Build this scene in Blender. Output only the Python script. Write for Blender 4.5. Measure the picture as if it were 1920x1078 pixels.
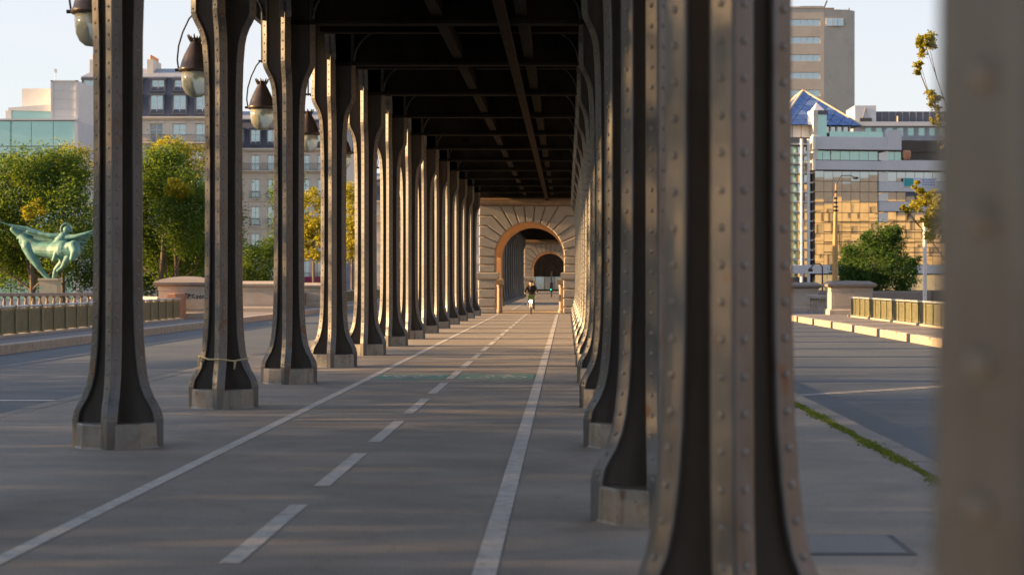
import bpy, bmesh, math, random
from mathutils import Vector, Matrix
R_ = math.radians
sc = bpy.context.scene
for o in list(bpy.data.objects): bpy.data.objects.remove(o)
COL = sc.collection

# ------------------------------------------------------------------ camera
VX, VY, F = 1063.0, 526.0, 3600.0            # vanishing point and focal length measured in photo pixels
K = 1.7 / 1011.0
S = 6.06                                     # column spacing in metres
cd = bpy.data.cameras.new('camera'); cam = bpy.data.objects.new('camera', cd); COL.objects.link(cam)
cam.location = (0, 0, 1.7); cam.rotation_euler = (R_(90), 0, 0)
cd.sensor_width = 36.0; cd.lens = 36.0 * F / 1920.0
cd.shift_x = -(VX - 960) / 1920.0; cd.shift_y = -(539 - VY) / 1920.0
cd.clip_start = 0.1; cd.clip_end = 4000
cd.dof.use_dof = True; cd.dof.focus_distance = 42.0; cd.dof.aperture_fstop = 2.8
sc.camera = cam
# ------------------------------------------------------------------ sky, sun, exposure
SUN_EL = 15.0; SUN_AZ_OFF = -2.5              # sun stands on the -X side, a touch behind the camera
w = bpy.data.worlds.new('World'); sc.world = w; w.use_nodes = True
nt = w.node_tree; bg = nt.nodes['Background']
sky = nt.nodes.new('ShaderNodeTexSky'); sky.sky_type = 'NISHITA'; sky.sun_disc = False
sky.sun_elevation = R_(SUN_EL); sky.sun_rotation = R_(-90 + SUN_AZ_OFF)
sky.air_density = 1.0; sky.dust_density = 1.0; sky.ozone_density = 2.5
# thin high veil of cloud over the whole sky
tc = nt.nodes.new('ShaderNodeTexCoord'); mpn = nt.nodes.new('ShaderNodeMapping'); mpn.inputs['Scale'].default_value = (1.0, 1.0, 3.5)
vn = nt.nodes.new('ShaderNodeTexNoise'); vn.inputs['Scale'].default_value = 1.6; vn.inputs['Detail'].default_value = 5; vn.inputs['Distortion'].default_value = .6
nt.links.new(tc.outputs['Generated'], mpn.inputs[0]); nt.links.new(mpn.outputs[0], vn.inputs['Vector'])
vr = nt.nodes.new('ShaderNodeMapRange'); vr.inputs[1].default_value = .3; vr.inputs[2].default_value = .75; vr.inputs[3].default_value = .50; vr.inputs[4].default_value = .74
nt.links.new(vn.outputs[0], vr.inputs[0])
vm = nt.nodes.new('ShaderNodeMix'); vm.data_type = 'RGBA'; vm.inputs[7].default_value = (3.7, 3.55, 3.62, 1)
sx = nt.nodes.new('ShaderNodeSeparateXYZ'); nt.links.new(tc.outputs['Generated'], sx.inputs[0])
hz = nt.nodes.new('ShaderNodeMapRange'); hz.inputs[1].default_value = 0.0; hz.inputs[2].default_value = .7; hz.inputs[3].default_value = 1.22; hz.inputs[4].default_value = .45   # the veil thickens towards the horizon
nt.links.new(sx.outputs[2], hz.inputs[0])
hm = nt.nodes.new('ShaderNodeMath'); hm.operation = 'MULTIPLY'; nt.links.new(vr.outputs[0], hm.inputs[0]); nt.links.new(hz.outputs[0], hm.inputs[1])
nt.links.new(hm.outputs[0], vm.inputs[0]); nt.links.new(sky.outputs[0], vm.inputs[6])
nt.links.new(vm.outputs[2], bg.inputs[0]); bg.inputs[1].default_value = 0.072
sd = bpy.data.lights.new('sun', 'SUN'); sun = bpy.data.objects.new('sun', sd); COL.objects.link(sun)
sd.energy = 5.0; sd.angle = R_(0.6); sd.color = (1.0, 0.60, 0.26)
a = R_(90 + 90 - SUN_AZ_OFF)
sdir = Vector((-math.cos(R_(SUN_AZ_OFF)) * math.cos(R_(SUN_EL)), math.sin(R_(SUN_AZ_OFF)) * math.cos(R_(SUN_EL)), math.sin(R_(SUN_EL))))
sun.rotation_euler = sdir.to_track_quat('Z', 'Y').to_euler()
sc.view_settings.view_transform = 'Standard'; sc.view_settings.look = 'None'
sc.view_settings.exposure = 1.85; sc.view_settings.gamma = 1.0
sc.render.engine = 'CYCLES'
sc.render.resolution_x = 1024; sc.render.resolution_y = 574
sc.cycles.max_bounces = 6; sc.cycles.diffuse_bounces = 4; sc.cycles.transparent_max_bounces = 8

# ------------------------------------------------------------------ helpers
def at(px, py, Y):
    return Vector(((px - VX) / F * Y, Y, 1.7 - (py - VY) / F * Y))

class MB:
    def __init__(s): s.v = []; s.f = []
    def add(s, vs, fs):
        n = len(s.v); s.v += [tuple(v) for v in vs]; s.f += [tuple(i + n for i in f) for f in fs]; return s
    def box(s, x0, x1, y0, y1, z0, z1):
        return s.add([(x0,y0,z0),(x1,y0,z0),(x1,y1,z0),(x0,y1,z0),(x0,y0,z1),(x1,y0,z1),(x1,y1,z1),(x0,y1,z1)],
                     [(0,3,2,1),(4,5,6,7),(0,1,5,4),(1,2,6,5),(2,3,7,6),(3,0,4,7)])
    def bbox(s, x0, x1, y0, y1, z0, z1, b=0.02):
        """box with its upper edges chamfered"""
        def r(i, z): return [(x0+i,y0+i,z),(x1-i,y0+i,z),(x1-i,y1-i,z),(x0+i,y1-i,z)]
        return s.loft([r(0, z0), r(0, z1-b), r(b, z1)])
    def loft(s, rings, cap=True, closed=True):
        n = len(rings[0]); base = len(s.v)
        for r in rings: s.v += [tuple(p) for p in r]
        for i in range(len(rings)-1):
            for j in range(n if closed else n-1):
                a = base+i*n+j; b = base+i*n+(j+1) % n
                s.f.append((a, b, b+n, a+n))
        if cap:
            s.f.append(tuple(base+j for j in reversed(range(n))))
            s.f.append(tuple(base+(len(rings)-1)*n+j for j in range(n)))
        return s
    def tube(s, pts, rad, n=8):
        pts = [Vector(p) for p in pts]
        if not isinstance(rad, (list, tuple)): rad = [rad]*len(pts)
        rings = []; up = None
        for i, p in enumerate(pts):
            d = (pts[min(i+1, len(pts)-1)] - pts[max(i-1, 0)]).normalized()
            if up is None: up = Vector((0,0,1)) if abs(d.z) < .9 else Vector((0,1,0))
            sx = d.cross(up).normalized(); up = sx.cross(d).normalized()
            rings.append([p + (sx*math.cos(2*math.pi*k/n) + up*math.sin(2*math.pi*k/n))*rad[i] for k in range(n)])
        return s.loft(rings)
    def lathe(s, prof, n=16, c=(0,0,0)):
        return s.loft([[(c[0]+r*math.cos(2*math.pi*k/n), c[1]+r*math.sin(2*math.pi*k/n), c[2]+z) for k in range(n)] for r, z in prof])
    def ball(s, c, r, n=10, m=7, sc=(1,1,1)):
        rings = []
        for i in range(m+1):
            t = math.pi*(i/m); t = min(max(t, .06), math.pi-.06)
            rings.append([(c[0]+sc[0]*r*math.sin(t)*math.cos(2*math.pi*k/n), c[1]+sc[1]*r*math.sin(t)*math.sin(2*math.pi*k/n), c[2]-sc[2]*r*math.cos(t)) for k in range(n)])
        return s.loft(rings)
    def prism(s, poly, y0, y1):
        """polygon given in (x,z), extruded along y"""
        return s.loft([[(x, y0, z) for x, z in poly], [(x, y1, z) for x, z in poly]])
    def mesh(s, name, smooth=False, recalc=True):
        me = bpy.data.meshes.new(name); me.from_pydata(s.v, [], s.f)
        if recalc:
            bm = bmesh.new(); bm.from_mesh(me); bmesh.ops.recalc_face_normals(bm, faces=bm.faces); bm.to_mesh(me); bm.free()
        if smooth: 
            for p in me.polygons: p.use_smooth = True
        me.update(); return me

def tag(o, label=None, cat=None, group=None, kind=None):
    if label: o['label'] = label
    if cat: o['category'] = cat
    if group: o['group'] = group
    if kind: o['kind'] = kind
    return o
def obj(name, mesh, mat=None, parent=None, loc=(0,0,0), rz=0.0, scale=None, smooth=False, **kw):
    if isinstance(mesh, MB): mesh = mesh.mesh(name, smooth)
    o = bpy.data.objects.new(name, mesh); COL.objects.link(o)
    if mat is not None and mesh is not None and not mesh.materials: mesh.materials.append(mat)
    o.location = loc; o.rotation_euler = (0, 0, rz)
    if scale: o.scale = scale
    if parent: o.parent = parent
    tag(o, **kw); return o
def thing(name, label, cat, loc=(0,0,0), rz=0.0, group=None):
    o = bpy.data.objects.new(name, None); COL.objects.link(o); o.location = loc; o.rotation_euler = (0,0,rz)
    o.empty_display_size = .2
    return tag(o, label, cat, group)
def copy_tree(o, parent=None):
    c = o.copy(); COL.objects.link(c); c.parent = parent
    for ch in list(o.children): copy_tree(ch, c)
    return c
ORD = ['nearest','second','third','fourth','fifth','sixth','seventh','eighth','ninth','tenth','eleventh','twelfth','thirteenth','fourteenth','fifteenth','sixteenth','seventeenth']

# ------------------------------------------------------------------ materials
def mat(name, c1, c2=None, rough=.7, metal=0.0, scale=3.0, bump=0.0, bscale=40.0, stretch=(1,1,1), detail=6, spec=.5, trans=None, lo=.35, hi=.65, c3=None, s3=.6):
    m = bpy.data.materials.new(name); m.use_nodes = True; t = m.node_tree; b = t.nodes['Principled BSDF']
    b.inputs['Roughness'].default_value = rough; b.inputs['Metallic'].default_value = metal
    b.inputs['Specular IOR Level'].default_value = spec
    b.inputs['Base Color'].default_value = (*c1, 1)
    if c2 or bump:
        g = t.nodes.new('ShaderNodeNewGeometry'); mp = t.nodes.new('ShaderNodeVectorMath'); mp.operation = 'MULTIPLY'
        mp.inputs[1].default_value = stretch; t.links.new(g.outputs['Position'], mp.inputs[0])
    if c2:
        n = t.nodes.new('ShaderNodeTexNoise'); n.inputs['Scale'].default_value = scale; n.inputs['Detail'].default_value = detail; n.inputs['Roughness'].default_value = .65
        t.links.new(mp.outputs[0], n.inputs['Vector'])
        r = t.nodes.new('ShaderNodeMapRange'); r.inputs[1].default_value = lo; r.inputs[2].default_value = hi
        t.links.new(n.outputs[0], r.inputs[0])
        mx = t.nodes.new('ShaderNodeMix'); mx.data_type = 'RGBA'; mx.inputs[6].default_value = (*c1,1); mx.inputs[7].default_value = (*c2,1)
        t.links.new(r.outputs[0], mx.inputs[0]); outc = mx.outputs[2]
        if c3:
            n3 = t.nodes.new('ShaderNodeTexNoise'); n3.inputs['Scale'].default_value = s3; n3.inputs['Detail'].default_value = 8; n3.inputs['Roughness'].default_value = .7
            t.links.new(g.outputs['Position'], n3.inputs['Vector'])
            r3 = t.nodes.new('ShaderNodeMapRange'); r3.inputs[1].default_value = .5; r3.inputs[2].default_value = .72
            t.links.new(n3.outputs[0], r3.inputs[0])
            m3 = t.nodes.new('ShaderNodeMix'); m3.data_type = 'RGBA'; m3.inputs[7].default_value = (*c3,1)
            t.links.new(r3.outputs[0], m3.inputs[0]); t.links.new(outc, m3.inputs[6]); outc = m3.outputs[2]
        t.links.new(outc, b.inputs['Base Color'])
        rr = t.nodes.new('ShaderNodeMapRange'); rr.inputs[3].default_value = max(rough-.12,.02); rr.inputs[4].default_value = min(rough+.12,1)
        t.links.new(n.outputs[0], rr.inputs[0]); t.links.new(rr.outputs[0], b.inputs['Roughness'])
    if bump:
        nb = t.nodes.new('ShaderNodeTexNoise'); nb.inputs['Scale'].default_value = bscale; nb.inputs['Detail'].default_value = 4
        t.links.new(mp.outputs[0], nb.inputs['Vector'])
        bp = t.nodes.new('ShaderNodeBump'); bp.inputs['Strength'].default_value = bump; bp.inputs['Distance'].default_value = .02
        t.links.new(nb.outputs[0], bp.inputs['Height']); t.links.new(bp.outputs[0], b.inputs['Normal'])
    return m
def leafmat(name, c1, c2, tl):
    m = bpy.data.materials.new(name); m.use_nodes = True; t = m.node_tree; b = t.nodes['Principled BSDF']; out = t.nodes['Material Output']
    b.inputs['Roughness'].default_value = .6; b.inputs['Specular IOR Level'].default_value = .25
    g = t.nodes.new('ShaderNodeNewGeometry'); r = t.nodes.new('ShaderNodeMix'); r.data_type = 'RGBA'
    r.inputs[6].default_value = (*c1,1); r.inputs[7].default_value = (*c2,1)
    n = t.nodes.new('ShaderNodeTexNoise'); n.inputs['Scale'].default_value = .55; n.inputs['Detail'].default_value = 3
    t.links.new(g.outputs['Position'], n.inputs['Vector'])
    ad = t.nodes.new('ShaderNodeMath'); ad.operation = 'ADD'; t.links.new(g.outputs['Random Per Island'], ad.inputs[0]); t.links.new(n.outputs[0], ad.inputs[1])
    rg = t.nodes.new('ShaderNodeMapRange'); rg.inputs[1].default_value = .45; rg.inputs[2].default_value = 1.35; t.links.new(ad.outputs[0], rg.inputs[0])
    t.links.new(rg.outputs[0], r.inputs[0]); t.links.new(r.outputs[2], b.inputs['Base Color'])
    tr = t.nodes.new('ShaderNodeBsdfTranslucent'); tr.inputs[0].default_value = (*tl,1)
    ms = t.nodes.new('ShaderNodeMixShader'); ms.inputs[0].default_value = .45
    t.links.new(b.outputs[0], ms.inputs[1]); t.links.new(tr.outputs[0], ms.inputs[2]); t.links.new(ms.outputs[0], out.inputs[0])
    return m
def glassmat(name, c, rough=.04, metal=.0, spec=1.0):
    return mat(name, c, None, rough=rough, metal=metal, spec=spec)
def emit(name, c, s):
    m = bpy.data.materials.new(name); m.use_nodes = True; b = m.node_tree.nodes['Principled BSDF']
    b.inputs['Base Color'].default_value = (*c,1); b.inputs['Emission Color'].default_value = (*c,1); b.inputs['Emission Strength'].default_value = s; return m

M = {}
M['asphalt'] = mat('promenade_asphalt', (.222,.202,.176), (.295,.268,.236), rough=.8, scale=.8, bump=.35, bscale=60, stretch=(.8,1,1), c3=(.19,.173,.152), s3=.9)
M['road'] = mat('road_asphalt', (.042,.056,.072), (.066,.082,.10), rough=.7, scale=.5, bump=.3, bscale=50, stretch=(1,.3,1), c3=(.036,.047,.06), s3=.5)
M['footway'] = mat('footway_asphalt', (.16,.15,.15), (.22,.205,.20), rough=.85, scale=.7, bump=.3, bscale=50)
M['kerb'] = mat('kerb_granite', (.33,.285,.235), (.42,.37,.31), rough=.8, scale=6, bump=.2, bscale=40, c3=(.24,.21,.18), s3=4)
M['kerbdark'] = mat('worn_edge_granite', (.19,.18,.165), (.26,.245,.225), rough=.85, scale=5, bump=.2, bscale=40, c3=(.17,.17,.11), s3=3)
M['line'] = mat('road_paint', (.53,.515,.485), (.40,.38,.355), rough=.7, scale=5, lo=.42, hi=.75, c3=(.26,.235,.215), s3=9)
M['green'] = mat('green_paint', (.11,.26,.20), (.16,.28,.23), rough=.7, scale=5, c3=(.17,.17,.15), s3=5)
M['moss'] = leafmat('moss', (.10,.15,.02), (.19,.23,.03), (.2,.26,.03))
M['steel'] = mat('painted_steel', (.088,.092,.097), (.132,.136,.14), rough=.36, scale=1.6, stretch=(3,3,.35), bump=.08, bscale=30, c3=(.08,.066,.054), s3=2.2, spec=.45)
M['web'] = mat('shade_dark_web_paint', (.062,.052,.044), (.095,.082,.07), rough=.6, scale=1.6, stretch=(3,3,.3), bump=.08, bscale=30, c3=(.065,.052,.042), s3=2.0, spec=.3)  # darker than the angles, painting shade into the column recesses
M['rivet'] = mat('brightened_rivet_paint', (.17,.16,.145), (.23,.215,.195), rough=.4, scale=12)  # paler than the steel so the domes seem to catch light
M['base'] = mat('cast_base', (.20,.185,.16), (.27,.25,.215), rough=.5, scale=5, bump=.12, bscale=25, c3=(.17,.115,.075), s3=6)
M['shade_dark'] = mat('shade_dark_steel', (.018,.0155,.0135), (.029,.025,.022), rough=.95, scale=1.2, stretch=(1,1,.5), c3=(.006,.005,.005), s3=1.5, spec=.05)  # near-black puts the deep shade under the deck into the colour
M['pipe'] = mat('dull_pipe', (.034,.023,.016), (.024,.017,.012), rough=.9, scale=2, spec=.05)
M['stone'] = mat('arch_limestone', (.30,.275,.24), (.38,.35,.305), rough=.85, scale=1.1, bump=.35, bscale=14, c3=(.20,.17,.135), s3=1.1)
M['stone2'] = mat('glow_tinted_limestone', (.44,.29,.16), (.52,.35,.20), rough=.9, scale=1.4, bump=.3, bscale=12, c3=(.22,.18,.14), s3=1.0)  # orange strengthened in the colour to carry the glow under the vault
M['cornice'] = mat('weathered_cornice', (.16,.12,.09), (.26,.19,.13), rough=.9, scale=2.5, bump=.2, bscale=18)
M['pinkstone'] = mat('parapet_stone', (.36,.325,.28), (.43,.39,.34), rough=.85, scale=1.3, bump=.2, bscale=20, c3=(.36,.29,.23), s3=1.6)
M['capstone'] = mat('weathered_capstone', (.20,.18,.165), (.28,.25,.225), rough=.85, scale=3, bump=.2, bscale=20, c3=(.12,.11,.10), s3=3)
M['rail'] = mat('green_rail_paint', (.15,.152,.088), (.19,.19,.115), rough=.5, scale=3, c3=(.09,.09,.06), s3=4)
M['railtop'] = mat('rail_cap', (.30,.33,.33), (.38,.40,.40), rough=.35, scale=3)
M['dark'] = mat('dark_metal', (.028,.026,.025), (.05,.045,.042), rough=.45, scale=5)
M['bronze_cap'] = mat('lantern_cap', (.06,.042,.032), (.09,.062,.045), rough=.35, scale=6)
M['lampglass'] = mat('frosted_lamp_glass', (.62,.66,.54), (.70,.72,.60), rough=.12, scale=4, spec=.8)
M['verdigris'] = mat('verdigris_bronze', (.05,.17,.165), (.115,.28,.26), rough=.6, scale=5, stretch=(1,1,.35), c3=(.06,.11,.09), s3=1.6)
M['plinth'] = mat('plinth_stone', (.42,.38,.29), (.27,.34,.28), rough=.8, scale=1.5, lo=.45, hi=.6)
M['haus'] = mat('paris_limestone', (.60,.555,.485), (.68,.635,.56), rough=.85, scale=.35, c3=(.52,.48,.42), s3=.5)
M['slate'] = mat('slate_roof', (.075,.085,.115), (.105,.115,.15), rough=.5, scale=1.5)
M['zinc'] = mat('zinc_roof', (.22,.25,.30), (.28,.31,.36), rough=.45, scale=1)
M['white'] = mat('white_paint', (.74,.73,.70), (.68,.67,.64), rough=.6, scale=2)
M['whitepanel'] = mat('white_cladding', (.70,.69,.68), (.64,.63,.62), rough=.6, scale=.6)
M['greypanel'] = mat('grey_cladding', (.50,.52,.56), (.56,.58,.62), rough=.55, scale=.5)
M['glass'] = glassmat('window_glass', (.40,.50,.54), .05, .65)
M['tealglass'] = mat('teal_curtain_glass', (.30,.50,.48), (.36,.56,.53), rough=.12, metal=.5, spec=1.0, scale=.3)
M['mirror'] = glassmat('mirror_glass', (.40,.43,.44), .02, 1.0)
M['bluemirror'] = glassmat('blue_pyramid_glass', (.16,.27,.55), .08, .75)
M['bluemirror2'] = glassmat('pale_pyramid_glass', (.36,.46,.68), .06, .75)
M['clay'] = mat('chimney_clay', (.40,.20,.12), (.48,.26,.16), rough=.9, scale=3)
M['tower'] = mat('tower_stone', (.44,.395,.335), (.50,.455,.39), rough=.85, scale=.25, c3=(.38,.335,.28), s3=.4)
M['quay'] = mat('golden_quay_stone', (.42,.335,.215), (.50,.40,.26), rough=.85, scale=.3, c3=(.33,.25,.15), s3=.5)
M['quayglass'] = mat('curtained_window', (.22,.17,.11), (.12,.10,.08), rough=.4, scale=.4)
M['bark'] = mat('bark', (.085,.068,.05), (.14,.115,.09), rough=.95, scale=3, stretch=(4,4,.6), bump=.4, bscale=8)
M['leaf'] = leafmat('plane_leaf', (.022,.060,.012), (.058,.115,.017), (.17,.26,.025))
M['leafy'] = leafmat('yellowing_leaf', (.12,.15,.012), (.27,.235,.015), (.46,.42,.03))
M['leafd'] = leafmat('dark_leaf', (.028,.078,.018), (.065,.135,.025), (.10,.18,.025))
M['grass'] = mat('island_ground', (.045,.05,.025), (.09,.085,.05), rough=.95, scale=.4)
M['sun_gold'] = mat('sun_gold_lamp_post', (.42,.27,.10), (.36,.22,.08), rough=.5, scale=3)  # gold of the low sun put into the mast colour
M['polewhite'] = mat('pale_grey_pole', (.62,.66,.70), (.55,.58,.62), rough=.4, scale=3)
M['skin'] = mat('skin', (.52,.33,.24), (.47,.29,.21), rough=.55, scale=9)
M['black'] = mat('black_knit', (.012,.012,.013), (.02,.02,.021), rough=.9, scale=12)
M['trousers'] = mat('grey_trousers', (.045,.05,.06), (.065,.07,.08), rough=.9, scale=9)
M['hair'] = mat('dark_hair', (.02,.015,.012), (.03,.022,.017), rough=.6, scale=20)
M['shoe'] = mat('tan_shoe', (.30,.22,.14), (.24,.17,.11), rough=.6, scale=9)
M['rubber'] = mat('tyre_rubber', (.02,.02,.02), (.03,.03,.03), rough=.8, scale=9)
M['chrome'] = mat('bright_metal', (.6,.58,.52), (.5,.48,.43), rough=.25, metal=1, scale=9)
M['cream'] = mat('cream_paint', (.62,.52,.34), (.55,.46,.30), rough=.4, scale=5)
M['basket'] = mat('green_basket', (.10,.17,.05), (.15,.21,.07), rough=.8, scale=20)
M['headlight'] = emit('lit_headlamp', (1,1,.95), 6.0)
M['greenlamp'] = emit('green_signal', (.02,.8,.45), .5)
M['awning'] = mat('red_awning', (.25,.03,.06), (.2,.02,.07), rough=.8, scale=2)
M['bluepaint'] = mat('blue_hoarding', (.10,.14,.25), (.15,.20,.32), rough=.6, scale=1)
M['teal'] = mat('teal_banner', (.03,.30,.33), (.05,.36,.38), rough=.7, scale=1)
M['lilac'] = mat('pale_banner', (.50,.55,.70), (.55,.60,.74), rough=.7, scale=1)
M['ink'] = mat('black_spray_paint', (.03,.028,.03), None, rough=.7)
M['cord'] = mat('frayed_cord', (.50,.45,.27), (.40,.36,.22), rough=.9, scale=30)
M['cover'] = mat('worn_iron_cover', (.085,.09,.098), (.12,.125,.135), rough=.55, scale=6, bump=.3, bscale=50)
M['gutter'] = mat('dark_gutter', (.07,.07,.075), (.10,.10,.105), rough=.8, scale=2)

M['lampglass'].node_tree.nodes['Principled BSDF'].inputs['Transmission Weight'].default_value = .55
def weather(m, kind):
    t = m.node_tree; b = t.nodes['Principled BSDF']; src = b.inputs['Base Color'].links[0].from_socket
    g = t.nodes.new('ShaderNodeNewGeometry')
    def mul(fac_sock, lo, hi, src, a, bb):
        r = t.nodes.new('ShaderNodeMapRange'); r.inputs[1].default_value = a; r.inputs[2].default_value = bb; r.inputs[3].default_value = lo; r.inputs[4].default_value = hi
        t.links.new(fac_sock, r.inputs[0]); v = t.nodes.new('ShaderNodeVectorMath'); v.operation = 'SCALE'
        t.links.new(src, v.inputs[0]); t.links.new(r.outputs[0], v.inputs['Scale']); return v.outputs[0]
    def noise(scale, st=(1,1,1), det=3):
        mp = t.nodes.new('ShaderNodeVectorMath'); mp.operation = 'MULTIPLY'; mp.inputs[1].default_value = st; t.links.new(g.outputs['Position'], mp.inputs[0])
        n = t.nodes.new('ShaderNodeTexNoise'); n.inputs['Scale'].default_value = scale; n.inputs['Detail'].default_value = det; t.links.new(mp.outputs[0], n.inputs['Vector']); return n.outputs[0]
    if kind == 'asphalt':
        src = mul(noise(70), .72, 1.25, src, .3, .7)                 # aggregate
        src = mul(noise(.5, (.6,1,1), 5), .88, 1.06, src, .35, .6)  # trodden bands and stains
        vo = t.nodes.new('ShaderNodeTexVoronoi'); vo.feature = 'DISTANCE_TO_EDGE'; vo.inputs['Scale'].default_value = .33
        wp = t.nodes.new('ShaderNodeVectorMath'); wp.operation = 'ADD'; nz = t.nodes.new('ShaderNodeTexNoise'); nz.inputs['Scale'].default_value = 1.5; nz.inputs['Detail'].default_value = 5
        t.links.new(g.outputs['Position'], nz.inputs['Vector']); t.links.new(g.outputs['Position'], wp.inputs[0]); t.links.new(nz.outputs[1], wp.inputs[1]); t.links.new(wp.outputs[0], vo.inputs['Vector'])
        src = mul(vo.outputs['Distance'], .86, 1.0, src, .0, .012)   # cracks
        src = mul(noise(5.0, (1,1,1), 2), 1.0, .7, src, .70, .76)    # gum and oil spots
    else:
        oi = t.nodes.new('ShaderNodeObjectInfo'); src = mul(oi.outputs['Random'], .84, 1.14, src, 0, 1)
        src = mul(noise(9.0, (1,1,.10), 4), 1.0, .55, src, .56, .74) # dark runs down the paint
        rn = t.nodes.new('ShaderNodeMapRange'); rn.inputs[1].default_value = .64; rn.inputs[2].default_value = .70; t.links.new(noise(4.5, (1,1,.6), 6), rn.inputs[0])
        mx = t.nodes.new('ShaderNodeMix'); mx.data_type = 'RGBA'; mx.inputs[7].default_value = (.11,.05,.025,1); t.links.new(rn.outputs[0], mx.inputs[0]); t.links.new(src, mx.inputs[6]); src = mx.outputs[2]
    t.links.new(src, b.inputs['Base Color'])
weather(M['asphalt'], 'asphalt'); weather(M['road'], 'asphalt'); weather(M['steel'], 'paint'); weather(M['base'], 'paint')
# ------------------------------------------------------------------ ground, roads, kerbs
Y0, Y1 = -112.0, 330.0
XL, XR = -7.0, 3.2                       # promenade edges
RZ = -.30                                # carriageway level
KL, KR = -15.2, 11.15                    # outer kerb faces
FL, FR = -18.1, 14.5                     # deck edges
FZ = -.05
g = MB(); n = 40
ext = 2500
obj('ground', MB().add([(-ext,-ext,-3),(ext,-ext,-3),(ext,ext,-3),(-ext,ext,-3)], [(0,1,2,3)]), M['grass'], kind='structure')
obj('bridge_deck', MB().box(FL, FR, Y0, Y1, -1.6, -.42), M['stone2'], kind='structure')
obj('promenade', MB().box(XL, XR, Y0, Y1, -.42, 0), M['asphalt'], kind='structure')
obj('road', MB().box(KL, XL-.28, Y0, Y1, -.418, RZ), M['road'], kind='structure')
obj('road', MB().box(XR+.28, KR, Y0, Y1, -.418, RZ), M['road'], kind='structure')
obj('gutter', MB().box(XR+.28, XR+.62, Y0, Y1, -.41, RZ+.004), M['gutter'], kind='structure')
obj('gutter', MB().box(XL-.62, XL-.28, Y0, Y1, -.41, RZ+.004), M['gutter'], kind='structure')
obj('footway', MB().box(FL, KL-.3, Y0, Y1, -.416, FZ), M['footway'], kind='structure')
obj('footway', MB().box(KR+.3, FR, Y0, Y1, -.416, FZ), M['footway'], kind='structure')
def kerb(x0, x1, ztop, zb, y0, y1, L=1.5, mt='kerb'):
    k = tag(bpy.data.objects.new('kerb', None), kind='structure'); COL.objects.link(k)
    rnd = random.Random(int(x0*10))
    ms = [MB().bbox(x0, x1, .006, L-.006, zb, ztop + rnd.uniform(-.004,.004), .02).mesh('kerb_stone') for _ in range(4)]
    y = y0; i = 0
    while y < y1:
        obj('kerb_stone', ms[i % 4], M[mt], k, (rnd.uniform(-.006,.006), y, 0)); y += L; i += 1
    obj('kerb_bed', MB().box(x0+.03, x1-.03, Y0, Y1, zb, ztop-.02), M['kerb'], k)
kerb(XL-.28, XL, .004, -.418, 6, 114, mt='kerbdark')
kerb(XR, XR+.28, .004, -.418, 3, 108, mt='kerbdark')
kerb(KL-.3, KL, FZ+.015, -.412, 24, 138)
kerb(KR, KR+.3, FZ+.015, -.412, 24, 138)

# painted lines
ln = thing('cycle_lane_line', 'long solid white line along the left edge of the cycle path', 'road marking', (-3.45, 0, 0))
def sheet(x0, x1, y0, y1, z, t=.003): return MB().box(x0, x1, y0, y1, z, z+t)
obj('paint', sheet(-.06, .06, -100, 97, .003), M['line'], ln)
ln = thing('cycle_lane_line', 'broad solid white line along the right edge of the cycle path', 'road marking', (-.48, 0, 0))
obj('paint', sheet(-.07, .07, -100, 97, .003), M['line'], ln)
ln = thing('cycle_lane_line', 'faint white line along the left of the path beyond the first stone arch', 'road marking', (-3.2, 0, 0))
obj('paint', sheet(-.06, .06, 112, 200, .003), M['line'], ln)
dmesh = sheet(-.065, .065, 0, 3.0, .003).mesh('lane_dash')
d0 = 1.904*S - 2*4.33
for i in range(24):
    y = d0 + i*4.33
    if y > 95: break
    nm = ORD[i-2] if 2 <= i < 18 else None
    lab = ('white centre line dash, %s from the bottom of the picture' % nm) if nm else (('white centre line dash near the stone arch, %s from its foot' % ORD[23-i]) if i > 5 else ('white centre line dash below the picture edge, %s to the camera' % ['nearest','second'][i]))
    obj('lane_dash', dmesh, M['line'], None, (-2.03, y, 0), label=lab, category_='') if False else tag(obj('lane_dash', dmesh, M['line'], None, (-2.03, y, 0)), lab, 'road marking', 'centre line dashes of the cycle path')
# green bicycle patches with pictogram
def bike_patch(x0, x1, y0, y1, flip, lab):
    t = thing('bicycle_marking', lab, 'road marking', ((x0+x1)/2, (y0+y1)/2, 0), math.pi if flip else 0, 'green bicycle markings')
    hw, hl = (x1-x0)/2, (y1-y0)/2
    obj('green_patch', sheet(-hw, hw, -hl, hl, .003), M['green'], t)
    m = MB()
    for cx in (-.32, .32):
        pts = [(cx+.22*math.cos(k*math.pi/10), -.25+.42*math.sin(k*math.pi/10)) for k in range(21)]
        for p, q in zip(pts, pts[1:]):
            c = lambda u, s_: (cx+(u[0]-cx)*s_, -.25+(u[1]+.25)*s_)
            a, b, d, e = c(p,1), c(q,1), c(q,.72), c(p,.72)
            m.add([(*a,.009),(*b,.009),(*d,.009),(*e,.009)], [(0,1,2,3)])
    for (xa,ya,xb,yb) in [(-.32,-.25,-.1,.35),(-.1,.35,.2,.35),(.2,.35,.32,-.25),(-.02,-.25,.2,.3),(-.32,-.25,-.02,-.25),(-.02,-.25,-.12,.5),(.2,.35,.17,.58),(.1,.6,.28,.6),(-.22,.52,-.04,.52)]:
        d = Vector((xb-xa, yb-ya)); nn = Vector((-d.y, d.x)).normalized()*.035
        m.add([(xa-nn.x,ya-nn.y,.0095),(xa+nn.x,ya+nn.y,.0095),(xb+nn.x,yb+nn.y,.0095),(xb-nn.x,yb-nn.y,.0095)], [(0,1,2,3)])
    obj('pictogram', m, M['line'], t)
bike_patch(-3.36, -2.12, 32.9, 34.9, True, 'green painted patch with white bicycle in the left lane of the cycle path')
bike_patch(-1.9, -.58, 32.9, 34.9, False, 'green painted patch with white bicycle in the right lane of the cycle path')
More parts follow.
